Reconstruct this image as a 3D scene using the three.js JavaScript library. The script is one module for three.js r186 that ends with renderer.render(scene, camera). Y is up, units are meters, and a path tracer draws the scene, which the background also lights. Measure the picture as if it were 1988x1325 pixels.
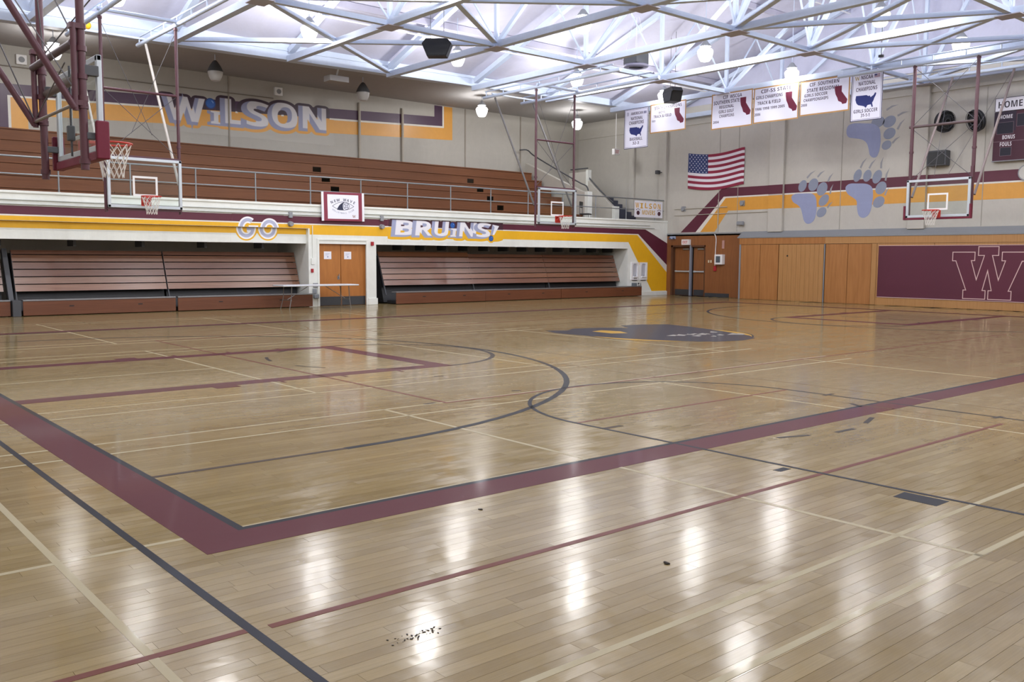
import * as THREE from 'three';
import { mergeGeometries } from 'three/addons/utils/BufferGeometryUtils.js';
import { RoundedBoxGeometry } from 'three/addons/geometries/RoundedBoxGeometry.js';
import { createNoise2D } from 'simplex-noise';

// ------------------------------------------------------------------ camera, light, exposure
const scene = new THREE.Scene();
scene.background = new THREE.Color(0x0b0c0e);
const camera = new THREE.PerspectiveCamera(2 * Math.atan(662.5 / 1748.66) * 180 / Math.PI, 1988 / 1325, 0.05, 200);
camera.position.set(-2.18017, 1.61348, 5.04496);
camera.rotation.set(-0.0922967, -0.7034791, 0.0060756, 'YXZ');
const renderer = new THREE.WebGLRenderer({ antialias: true });
renderer.toneMapping = THREE.LinearToneMapping;
renderer.toneMappingExposure = 1.53;
renderer.shadowMap.enabled = true;
const LAMP = new THREE.Color().setRGB(1.0, 0.985, 0.985), LAMP_CD = 13, LAMP_GLOW = 3;

// ------------------------------------------------------------------ helpers
let seed = 7;
const rnd = () => { seed = (seed + 0x6d2b79f5) | 0; let t = Math.imul(seed ^ (seed >>> 15), 1 | seed); t = (t + Math.imul(t ^ (t >>> 7), 61 | t)) ^ t; return ((t ^ (t >>> 14)) >>> 0) / 4294967296; };
const R = (a, b) => a + (b - a) * rnd();
const N2 = createNoise2D(rnd);
const V = (x, y, z) => new THREE.Vector3(x, y, z);
const used = {};
function numbered(n) { if (used[n] === undefined) { used[n] = 0; return n; } used[n]++; return n + '_' + String(used[n]).padStart(3, '0'); }
function planar(g) {                                   // uv in metres from the side that each face looks to
  if (g.index) g = g.toNonIndexed();
  const p = g.attributes.position, n = g.attributes.normal, uv = new Float32Array(p.count * 2);
  for (let i = 0; i < p.count; i++) {
    const ax = Math.abs(n.getX(i)), ay = Math.abs(n.getY(i)), az = Math.abs(n.getZ(i));
    let u, v;
    if (ay >= ax && ay >= az) { u = p.getX(i); v = p.getZ(i); } else if (ax >= az) { u = p.getZ(i); v = p.getY(i); } else { u = p.getX(i); v = p.getY(i); }
    uv[2 * i] = u; uv[2 * i + 1] = v;
  }
  g.setAttribute('uv', new THREE.BufferAttribute(uv, 2));
  return g;
}
const bx = (x0, x1, y0, y1, z0, z1) => planar(new THREE.BoxGeometry(Math.abs(x1 - x0), Math.abs(y1 - y0), Math.abs(z1 - z0)).translate((x0 + x1) / 2, (y0 + y1) / 2, (z0 + z1) / 2));
const rbx = (x0, x1, y0, y1, z0, z1, r = 0.015) => planar(new RoundedBoxGeometry(Math.abs(x1 - x0), Math.abs(y1 - y0), Math.abs(z1 - z0), 2, r).translate((x0 + x1) / 2, (y0 + y1) / 2, (z0 + z1) / 2));
function between(g, a, b) { const d = V(...b).sub(V(...a)), q = new THREE.Quaternion().setFromUnitVectors(V(0, 1, 0), d.clone().normalize()); return g.applyQuaternion(q).translate((a[0] + b[0]) / 2, (a[1] + b[1]) / 2, (a[2] + b[2]) / 2); }
const len = (a, b) => Math.hypot(b[0] - a[0], b[1] - a[1], b[2] - a[2]);
const rod = (a, b, r, s = 10) => planar(between(new THREE.CylinderGeometry(r, r, len(a, b), s), a, b));
function bar(a, b, w, h) {                             // rectangular bar, h measured in the vertical plane of the bar
  const A = V(...a), B = V(...b), d = B.clone().sub(A), L = d.length(); d.normalize();
  let s = V(0, 1, 0).cross(d); if (s.length() < 1e-3) s = V(1, 0, 0); s.normalize();
  const u = d.clone().cross(s).normalize();
  const g = new THREE.BoxGeometry(w, h, L); g.applyMatrix4(new THREE.Matrix4().makeBasis(s, u, d)); g.translate((a[0] + b[0]) / 2, (a[1] + b[1]) / 2, (a[2] + b[2]) / 2);
  return planar(g);
}
const tube = (pts, r, seg = 24, s = 6) => planar(new THREE.TubeGeometry(new THREE.CatmullRomCurve3(pts.map((p) => V(...p))), seg, r, s));
const lathe = (prof, s = 28) => { const g = new THREE.LatheGeometry(prof.map((p) => new THREE.Vector2(...p)), s); return g.toNonIndexed(); };
const shapeOf = (pts, holes = []) => { const s = new THREE.Shape(pts.map((p) => new THREE.Vector2(...p))); holes.forEach((h) => s.holes.push(new THREE.Path(h.map((p) => new THREE.Vector2(...p))))); return s; };
const slab = (pts, d, holes) => { const g = new THREE.ExtrudeGeometry(shapeOf(pts, holes), { depth: d, bevelEnabled: false }); return planar(g); };
const onX = (g, x) => g.rotateY(-Math.PI / 2).translate(x, 0, 0);      // local x -> world +z, front looks to -x
const onFloor = (g, y) => g.rotateX(Math.PI / 2).translate(0, y, 0);   // local (x,y) -> world (x,z), extrude goes down
function merge(gs) { if (!Array.isArray(gs)) return gs; if (gs.length === 1) return gs[0]; return mergeGeometries(gs.map((g) => { g = g.index ? g.toNonIndexed() : g; for (const k of Object.keys(g.attributes)) if (!['position', 'normal', 'uv', 'color'].includes(k)) g.deleteAttribute(k); if (!g.attributes.uv) planar(g); return g; })); }
function mesh(name, gs, mat, parent = scene) { const m = new THREE.Mesh(merge(gs), mat); m.name = parent === scene ? numbered(name) : numbered(name); m.castShadow = m.receiveShadow = true; parent.add(m); return m; }
function thing(name, label, category, pos = [0, 0, 0], turn = 0, group) { const o = new THREE.Group(); o.name = numbered(name); o.position.set(...pos); o.rotation.y = turn; o.userData = { label, category }; if (group) o.userData.group = group; scene.add(o); return o; }
function tag(o, label, category, group) { o.userData.label = label; o.userData.category = category; if (group) o.userData.group = group; return o; }
function struct(name) { const o = new THREE.Group(); o.name = numbered(name); o.userData.kind = 'structure'; scene.add(o); return o; }
const lab = (m, l) => { m.userData.label = l; return m; };

// ------------------------------------------------------------------ materials
function dataTex(w, h, f, srgb = true, rep = [1, 1]) {
  const d = new Uint8Array(w * h * 4);
  for (let y = 0; y < h; y++) for (let x = 0; x < w; x++) { const c = f(x / w, y / h), i = 4 * (y * w + x); d[i] = c[0]; d[i + 1] = c[1]; d[i + 2] = c[2]; d[i + 3] = 255; }
  const t = new THREE.DataTexture(d, w, h); t.wrapS = t.wrapT = THREE.RepeatWrapping; t.magFilter = THREE.LinearFilter; t.minFilter = THREE.LinearMipmapLinearFilter; t.generateMipmaps = true;
  if (srgb) t.colorSpace = THREE.SRGBColorSpace; t.repeat.set(...rep); t.needsUpdate = true; return t;
}
const cl = (v) => Math.max(0, Math.min(255, v));
const tn = (u, v, fu, fv) => {                          // tileable noise
  const a = u * 2 * Math.PI, b = v * 2 * Math.PI;
  return 0.5 * (N2(Math.cos(a) * fu + 3.1, Math.sin(a) * fu + Math.cos(b) * fv) + N2(Math.sin(b) * fv + 9.7, Math.cos(a) * fu * 0.8 - Math.sin(b) * fv * 0.6));
};
const grain = (lo, hi, fu, fv, w, h, rep) => dataTex(w, h, (u, v) => { const n = 0.55 * tn(u, v, fu, fv) + 0.3 * tn(u + 0.3, v + 0.1, fu * 2.3, fv * 2.7) + 0.15 * (rnd() * 2 - 1), t = 0.5 + 0.5 * n; return [0, 1, 2].map((k) => cl(lo[k] + (hi[k] - lo[k]) * t)); }, true, rep);
const M = {};
const std = (color, rough = 0.6, o = {}) => new THREE.MeshStandardMaterial({ color, roughness: rough, ...o });
const bumpTex = dataTex(256, 256, (u, v) => { const n = 128 + 60 * tn(u, v, 3, 3) + 40 * tn(u, v, 9, 9) + 20 * (rnd() - 0.5); return [cl(n), cl(n), cl(n)]; }, false, [0.5, 0.5]);
const paintMap = dataTex(512, 512, (u, v) => { const n = 248 + 3 * tn(u, v, 2, 2) + 2.5 * tn(u, v, 8, 5) + 3 * (rnd() - 0.5); return [cl(n), cl(n), cl(n - 1)]; }, true, [0.25, 0.25]);
const painted = (c, r = 0.55) => std(c, r, { map: paintMap, bumpMap: bumpTex, bumpScale: 0.0006 });
M.beige = painted(0xc6c2ba, 0.6);
M.backWall = painted(0xb6b2aa, 0.5);
M.cream = painted(0xeef1ec, 0.5);
M.roof = painted(0xcfcfe2, 0.75);
M.purlin = painted(0xbcbacb, 0.65);
M.steel = painted(0xcddaf0, 0.5);
M.gable = painted(0xc6c7dc, 0.6);
M.soffit = painted(0xaeacab, 0.75);
M.maroonPaint = painted(0x5e2036, 0.5);
M.yellowPaint = painted(0xf3b91e, 0.5);
M.purplePaint = painted(0x4a2c49, 0.4);
M.ochrePaint = painted(0xe2a243, 0.38);
M.whiteLine = painted(0xe9e6de, 0.5);
M.bluePaw = painted(0x9aa2c6, 0.55);
M.greyPaw = painted(0x8f97ac, 0.55);
M.claw = painted(0x9a9ba2, 0.55);
M.grey = std(0x8e9196, 0.5);
M.greyDark = std(0x4b4d52, 0.55);
M.black = std(0x1b1c20, 0.5);
M.blackGloss = std(0x16181c, 0.35);
M.metal = std(0x9b9ea2, 0.35, { metalness: 0.8 });
M.alu = std(0xc3cbd2, 0.4, { metalness: 0.35 });
M.rail = std(0x8d9296, 0.4, { metalness: 0.6 });
M.maroonSteel = std(0x55303a, 0.42);
M.maroonPad = std(0x6d1430, 0.6);
M.orange = std(0xc03428, 0.45);
M.net = std(0xe5e2dc, 0.8);
M.white = std(0xeeeeee, 0.5);
M.whiteEnamel = std(0xf0f0f2, 0.25);
M.red = std(0xa81f2a, 0.45);
M.cable = std(0x57555a, 0.5);
M.glass = new THREE.MeshPhysicalMaterial({ color: 0xf4fbfa, roughness: 0.03, transmission: 1, thickness: 0, ior: 1.5, side: THREE.DoubleSide });
M.doorWood = std(0xffffff, 0.38, { map: grain([160, 100, 48], [188, 124, 62], 1.2, 0.35, 256, 512, [0.8, 0.5]) });
M.panelWood = std(0xffffff, 0.4, { map: grain([154, 100, 52], [188, 132, 78], 2.2, 0.3, 512, 512, [0.6, 0.4]) });
M.panelWood2 = std(0xffffff, 0.42, { map: grain([166, 118, 68], [194, 148, 96], 5, 0.25, 512, 512, [0.7, 0.4]) });
M.darkWood = std(0xffffff, 0.42, { map: grain([124, 76, 42], [152, 98, 56], 1.6, 0.35, 256, 512, [0.7, 0.4]) });
M.frameWood = std(0x5b3a26, 0.5);
M.kick = std(0x3a3c40, 0.5);
const benchMap = grain([98, 56, 26], [124, 76, 40], 0.35, 2.2, 1024, 256, [0.3, 1.2]);
M.bench = [0xffffff, 0xfbf9f8, 0xf8f6f4, 0xfffcf8].map((c) => std(c, 0.6, { map: benchMap }));
const closedMap = grain([110, 76, 56], [144, 106, 82], 0.5, 2, 1024, 256, [0.3, 1.5]);
M.closed = [0xffffff, 0xf3e3de, 0xe9d6d4, 0xffeedd].map((c) => new THREE.MeshPhysicalMaterial({ color: c, map: closedMap, roughness: 0.35, clearcoat: 1, clearcoatRoughness: 0.25 }));
M.kickWood = std(0xffffff, 0.45, { map: grain([96, 56, 36], [122, 74, 48], 0.4, 2, 512, 256, [0.4, 1.2]) });
M.capGrey = painted(0x8d9094, 0.5);
M.lampGlass = new THREE.MeshStandardMaterial({ color: 0xffffff, roughness: 0.3, emissive: LAMP, emissiveIntensity: LAMP_GLOW });
M.offGlass = new THREE.MeshPhysicalMaterial({ color: 0xe6e6e6, roughness: 0.35, transmission: 0.5, thickness: 0 });

// flat print on canvas
function canvasMat(w, h, draw, rough = 0.65, o = {}) {
  const c = document.createElement('canvas'); c.width = w; c.height = h; const g = c.getContext('2d'); draw(g, w, h);
  const t = new THREE.CanvasTexture(c); t.colorSpace = THREE.SRGBColorSpace; t.anisotropy = 8;
  return new THREE.MeshStandardMaterial({ map: t, roughness: rough, ...o });
}
function fitText(g, s, x, y, w, h, weight = 'bold', fam = 'sans-serif') {   // text stretched into a box (x, y = left, baseline)
  g.save(); g.font = weight + ' 100px ' + fam; const m = g.measureText(s); g.translate(x, y); g.scale(w / m.width, h / 72); g.fillText(s, 0, 0); g.restore();
}

// ------------------------------------------------------------------ floor: maple boards, painted lines
const XL = -3.6, XR = 29.2, ZB = -21.3, ZN = 7.2, ZBACK = -27, YB = 8.1;
const floor = struct('floor');
mesh('subfloor', [bx(XL, XR, -0.2, -0.019, ZB - 3.2, ZN)], std(0x4a3a28, 0.9), floor);
const mapleMap = grain([157, 143, 109], [181, 166, 131], 0.9, 3.2, 1024, 512, [0.5, 2.5]);
const scuff = dataTex(512, 512, (u, v) => { const n = 70 + 34 * tn(u, v, 2, 2) + 22 * tn(u, v, 7, 7) + 10 * (rnd() - 0.5); return [0, cl(n), 0]; }, false, [0.21, 0.21]);
const waveTex = dataTex(512, 512, (u, v) => { const n = 128 + 70 * tn(u, v, 2.2, 2.2) + 30 * tn(u, v, 6, 6); return [cl(n), cl(n), cl(n)]; }, false, [0.55, 0.55]);
const coat = { clearcoat: 0.19, clearcoatRoughness: 0.07, roughness: 0.65, specularIntensity: 0.28, roughnessMap: scuff, bumpMap: waveTex, bumpScale: 0.0006 };
const tones = [0xd4cbb8, 0xcfc6b2, 0xd8cfbc, 0xc9bfaa, 0xd1c8b4, 0xdcd4c2];
const plankMats = tones.map((c) => new THREE.MeshPhysicalMaterial({ color: c, map: mapleMap, ...coat }));
const fieldMat = new THREE.MeshPhysicalMaterial({ color: 0xffffff, map: mapleMap, vertexColors: true, ...coat });
{
  const PW = 0.08, LENS = [0.6, 0.8, 1.0, 1.25, 1.55], all = [];
  const geos = LENS.map((L) => planar(new THREE.BoxGeometry(L - 0.0012, 0.019, PW - 0.0015)));
  const fwd = V(0, 0, -1).applyEuler(camera.rotation), cp = camera.position;
  for (let z = ZB - 3; z < ZN - 0.04; z += PW) {
    let x = XL + R(-1.2, 0);
    while (x < XR - 0.2) {
      const k = Math.floor(rnd() * 5), L = LENS[k], cx = x + L / 2, cz = z + PW / 2, tone = Math.floor(rnd() * 6);
      x += L;
      if (cx + L / 2 > XR + 0.02 || cx - L / 2 < XL - 1.3) continue;
      const q = V(cx, 0, cz).sub(cp), d = q.dot(fwd), s = V(cx, 0, cz).project(camera);
      let area = 0; if (d > 0.5 && Math.abs(s.x) < 1.04 && s.y > -1.04) area = L / (d * d * d);
      all.push({ k, L, cx, cz, tone, area, tilt: R(-0.0016, 0.0016), yaw: 0 });
    }
  }
  camera.updateMatrixWorld();
  all.sort((a, b) => b.area - a.area);
  const rest = [];
  all.forEach((b, i) => {
    if (i < 300) { const m = new THREE.Mesh(geos[b.k], plankMats[b.tone]); m.name = numbered('plank'); m.position.set(b.cx, -0.0095, b.cz); m.rotation.x = b.tilt; m.receiveShadow = true; floor.add(m); return; }
    rest.push(b);
  });
  const count = rest.length, base = geos.map((g) => g.clone()), P = [], NN = [], U = [], C = [];
  const pos = new Float32Array(count * 36 * 3), nor = new Float32Array(count * 36 * 3), uv = new Float32Array(count * 36 * 2), col = new Float32Array(count * 36 * 3);
  const cc = tones.map((t) => new THREE.Color(t));
  let o = 0;
  for (const b of rest) {
    const g = base[b.k], p = g.attributes.position.array, n = g.attributes.normal.array, t = g.attributes.uv.array, c = cc[b.tone], sn = b.tilt, du = b.cx * 0.37, dv = b.cz * 0.71;
    for (let i = 0; i < 36; i++) {
      const j = o + i, y = p[3 * i + 1], z = p[3 * i + 2];
      pos[3 * j] = p[3 * i] + b.cx; pos[3 * j + 1] = y + z * -sn - 0.0095; pos[3 * j + 2] = z + y * sn + b.cz;
      nor[3 * j] = n[3 * i]; nor[3 * j + 1] = n[3 * i + 1] - n[3 * i + 2] * sn; nor[3 * j + 2] = n[3 * i + 2] + n[3 * i + 1] * sn;
      uv[2 * j] = t[2 * i] + du; uv[2 * j + 1] = t[2 * i + 1] + dv; col[3 * j] = c.r; col[3 * j + 1] = c.g; col[3 * j + 2] = c.b;
    }
    o += 36;
  }
  const g = new THREE.BufferGeometry();
  g.setAttribute('position', new THREE.BufferAttribute(pos, 3)); g.setAttribute('normal', new THREE.BufferAttribute(nor, 3)); g.setAttribute('uv', new THREE.BufferAttribute(uv, 2)); g.setAttribute('color', new THREE.BufferAttribute(col, 3));
  const m = mesh('plank_field', g, fieldMat, floor); m.userData.kind = 'stuff';
}
// painted lines: thin films of floor paint under the same gloss
const LY = 0.0012;
const linePaint = (c) => new THREE.MeshPhysicalMaterial({ color: c, clearcoat: 0.19, clearcoatRoughness: 0.07, roughness: 0.65, specularIntensity: 0.28, bumpMap: waveTex, bumpScale: 0.0006 });
const P_ = { maroon: linePaint(0x54262e), maroonThin: linePaint(0x6b4038), navy: linePaint(0x25272f), white: linePaint(0xa89e82), brown: linePaint(0x443830), gold: linePaint(0xb08a34), thinNavy: linePaint(0x3c3634), faint: linePaint(0x7a684e) };
let layer = 0;
const strip = (name, x0, x1, z0, z1, m, dy = 0) => mesh(name, [bx(x0, x1, -0.0005, LY + dy, z0, z1)], m, floor);
const W = 15.38, ZC = -W / 2, LEN = 25.6;
function ringPts(cx, cz, r0, r1, a0, a1, n = 48) { const p = []; for (let i = 0; i <= n; i++) { const a = a0 + (a1 - a0) * i / n; p.push([cx + r1 * Math.cos(a), cz + r1 * Math.sin(a)]); } for (let i = n; i >= 0; i--) { const a = a0 + (a1 - a0) * i / n; p.push([cx + r0 * Math.cos(a), cz + r0 * Math.sin(a)]); } return p; }
const flat = (pts, dy = 0, holes) => onFloor(slab(pts, LY + dy + 0.0005, holes), LY + dy);
const arc = (name, cx, cz, r, w, a0, a1, m, dy = 0) => mesh(name, [flat(ringPts(cx, cz, r - w / 2, r + w / 2, a0, a1), dy)], m, floor);
// main court
strip('baseline_band', -0.36, -0.05, -15.73, 0.36, P_.maroon);
strip('sideline_band', -0.05, LEN + 0.36, 0.05, 0.36, P_.maroon);
strip('baseline_band', LEN + 0.05, LEN + 0.36, -15.73, 0.05, P_.maroon);
strip('sideline_band', -0.05, LEN + 0.05, -15.73, -15.43, P_.maroon);
strip('baseline_edge', -0.05, 0, -15.43, 0.05, P_.navy); strip('sideline_edge', 0, LEN + 0.05, 0, 0.05, P_.navy);
strip('baseline_edge', LEN, LEN + 0.05, -15.38, 0, P_.navy); strip('sideline_edge', 0, LEN, -15.43, -15.38, P_.navy);
for (const [sx, ox] of [[1, 0], [-1, LEN]]) {
  const X = (x) => ox + sx * x, zc = sx > 0 ? -7.6 : -7.4, HW = 1.83;
  strip('lane_line', X(0), X(5.82), zc + HW - 0.26, zc + HW + 0.04, P_.maroon); strip('lane_line', X(0), X(5.82), zc - HW - 0.04, zc - HW + 0.26, P_.maroon);
  strip('free_throw_line', X(5.52), X(5.82), zc - HW + 0.26, zc + HW - 0.26, P_.maroon);
  for (const s of [-1, 1]) { strip('lane_block', X(2.12), X(2.43), zc + s * (HW + 0.04), zc + s * (HW + 0.2), P_.maroon); for (const q of [3.0, 3.9, 4.8]) strip('lane_mark', X(q), X(q + 0.05), zc + s * (HW + 0.04), zc + s * (HW + 0.18), P_.maroon); }
  const A = sx > 0 ? [-Math.PI / 2, Math.PI / 2] : [Math.PI / 2, 3 * Math.PI / 2];
  arc('free_throw_arc', X(5.73), zc, 1.83, 0.075, A[0], A[1], P_.thinNavy);
  for (let k = 0; k < 4; k++) arc('free_throw_dash', X(5.73), zc, 1.83, 0.05, A[1] + 0.3 + k * 0.72, A[1] + 0.6 + k * 0.72, P_.thinNavy);
  arc('three_point_arc', X(1.6), zc, 6.03, 0.075, A[0], A[1], P_.navy, 0.0002);
  for (const s of [-1, 1]) strip('three_point_line', X(0), X(1.6), zc + s * 6.03 - 0.0275, zc + s * 6.03 + 0.0275, P_.brown);
}
strip('centre_line', 12.77, 12.83, -15.38, 0, P_.faint);
// cross courts (narrow lines), volleyball and badminton courts
for (const cx of [5.78, 19.4]) {
  for (const s of [-1, 1]) strip('cross_lane_line', cx + s * 1.83 - 0.02, cx + s * 1.83 + 0.02, -1.2, 4.6, cx < 10 ? P_.navy : P_.faint, 0.0002);
  strip('cross_free_throw_line', cx - 1.83, cx + 1.83, -1.22, -1.18, P_.maroonThin);
  arc('cross_free_throw_arc', cx, -1.2, 1.83, 0.045, Math.PI, 2 * Math.PI, cx < 10 ? P_.navy : P_.faint, 0.0002);
  arc('cross_free_throw_arc', cx, -14.2, 1.83, 0.04, 0, Math.PI, P_.faint);
  for (const s of [-1, 1]) strip('cross_lane_line', cx + s * 1.83 - 0.02, cx + s * 1.83 + 0.02, -20.2, -14.2, P_.faint);
}
for (const [a, b, c, d] of [[7.52, -0.65, 7.74, -0.66], [6.2, 0.59, 6.56, 0.47], [5.53, 0.66, 5.84, 0.67], [4.87, 0.46, 5.21, 0.58], [7.24, -0.15, 7.1, 0.05], [4.87, -4.89, 4.99, -4.86], [4.84, -3.23, 4.94, -3.18], [3.43, -3.06, 3.58, -3.06], [7.51, 1.27, 7.69, 1.29], [3.77, -18.0, 3.93, -17.9]]) mesh('floor_mark', [bar([a, LY - 0.001, b], [c, LY - 0.001, d], 0.05, 0.002)], P_.thinNavy, floor);
mesh('cross_lane_block', [flat([[3.72, 2.13], [3.9, 2.12], [3.9, 2.43], [3.71, 2.43]])], P_.navy, floor); strip('cross_lane_mark', 3.75, 3.89, 1.16, 1.23, P_.navy); strip('cross_lane_mark', 3.95, 4.2, -0.86, -0.8, P_.brown);
const vball = (x0, x1, z0, z1, m, w = 0.045) => { strip('volleyball_line', x0, x1, z0, z0 + w, m); strip('volleyball_line', x0, x1, z1 - w, z1, m); strip('volleyball_line', x0, x0 + w, z0 + w, z1 - w, m); strip('volleyball_line', x1 - w, x1, z0 + w, z1 - w, m); };
vball(3.66, 21.9, -12.35, -2.97, P_.maroonThin);
strip('volleyball_line', 9.75, 9.79, -12.3, -3.02, P_.faint); strip('volleyball_line', 15.8, 15.84, -12.3, -3.02, P_.faint);
strip('cross_volleyball_line', XL + 0.6, -0.62, 1.42, 1.465, P_.maroonThin); strip('cross_volleyball_line', -0.52, 7.25, 1.44, 1.485, P_.maroonThin);
strip('cross_volleyball_line', 7.21, 7.25, -14.6, 1.44, P_.faint);
strip('cross_volleyball_line', 8.17, 8.21, -12.3, 6, P_.faint);
strip('navy_boundary_line', -0.62, -0.575, -18.5, 6.4, P_.navy);
for (const zc of [0, -7.55, -15.1]) {
  for (const s of [-1, 1]) for (const w of [2.57, 3.03]) strip('badminton_line', -1.78, 11.6, zc + s * w - 0.02, zc + s * w + 0.02, P_.white, -0.0003);
  for (const x of [2.9, 6.86, 10.84, -1.02]) strip('badminton_line', x - 0.02, x + 0.02, zc - 3.05, zc + 3.05, P_.white, -0.0003);
  strip('badminton_line', -1.3, 2.9, zc - 0.02, zc + 0.02, P_.white, -0.0004);
}
{ // abstract dark emblem with gold disc at mid-court
  const ring = [], inner = []; for (let i = 0; i < 64; i++) { const a = i / 64 * 2 * Math.PI; ring.push([12.85 + 1.83 * Math.cos(a), -7.55 + 1.83 * Math.sin(a)]); inner.push([12.85 + 1.79 * Math.cos(a), -7.55 + 1.79 * Math.sin(a)]); }
  mesh('centre_circle', [flat(ring, 0, [inner])], P_.navy, floor); mesh('centre_disc', [flat(inner, -0.0002)], P_.gold, floor);
  const blob = [[11.3, -9.7], [11.75, -9.45], [12.2, -9.75], [12.9, -9.6], [13.4, -9.15], [13.8, -9.75], [14.5, -9.7], [15.05, -9.35], [14.9, -8.6], [14.65, -7.8], [14.3, -6.9], [13.95, -6.2], [13.5, -5.75], [12.85, -5.6], [12.25, -5.75], [11.75, -6.2], [11.4, -6.9], [11.2, -7.6], [11.1, -8.4], [11.05, -9.1]];
  mesh('centre_emblem', [flat(blob, 0.0006, [[[12.0, -8.95], [12.4, -9.05], [12.55, -8.6], [12.3, -8.15], [11.95, -8.3]]])], linePaint(0x34323a), floor);
  const wm = linePaint(0x98958e);
  for (let i = 0; i < 12; i++) { const t = i / 12, x = 12.5 + 1.6 * t + R(-0.1, 0.1), z = -7.0 + R(-0.35, 0.45) + 0.1 * t, l = R(0.18, 0.5); mesh('emblem_streak', [flat([[x, z], [x + l, z - R(0.05, 0.2)], [x + l * 0.9, z + R(0.0, 0.08)], [x + l * 0.3, z + R(0.08, 0.16)]], 0.0009)], wm, floor); }
}
{ // scuffs and crumbs of dirt lying on the boards
  const dm = std(0x2a231c, 0.9);
  const gs = [];
  for (let i = 0; i < 46; i++) gs.push(new THREE.IcosahedronGeometry(R(0.0015, 0.005), 0).scale(1.6, 0.35, 1).rotateY(rnd() * 6).translate(R(-0.2, 0.06) - 0.02, 0.0015, 1.93 + R(-0.02, 0.03) + (i % 3) * 0.015));
  tag(mesh('dirt_smear', gs, dm), 'crumbly dark dirt smear on the boards, below the red line in front', 'dirt').userData.kind = 'stuff';
  const lf = (x, z, s, l) => { const g = []; for (let i = 0; i < 6; i++) g.push(new THREE.IcosahedronGeometry(s * R(0.4, 1), 0).scale(1.5, 0.6, 1).rotateY(rnd() * 6).translate(x + R(-s, s) * 1.2, 0.003, z + R(-s, s))); tag(mesh('dirt_crumb', g, dm), l, 'crumb'); };
  lf(1.46, 2.03, 0.011, 'small dark crumb lying on the boards right of the lamp reflection'); lf(1.33, 0.6, 0.009, 'tiny dark crumb just in front of the maroon sideline');
}

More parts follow.
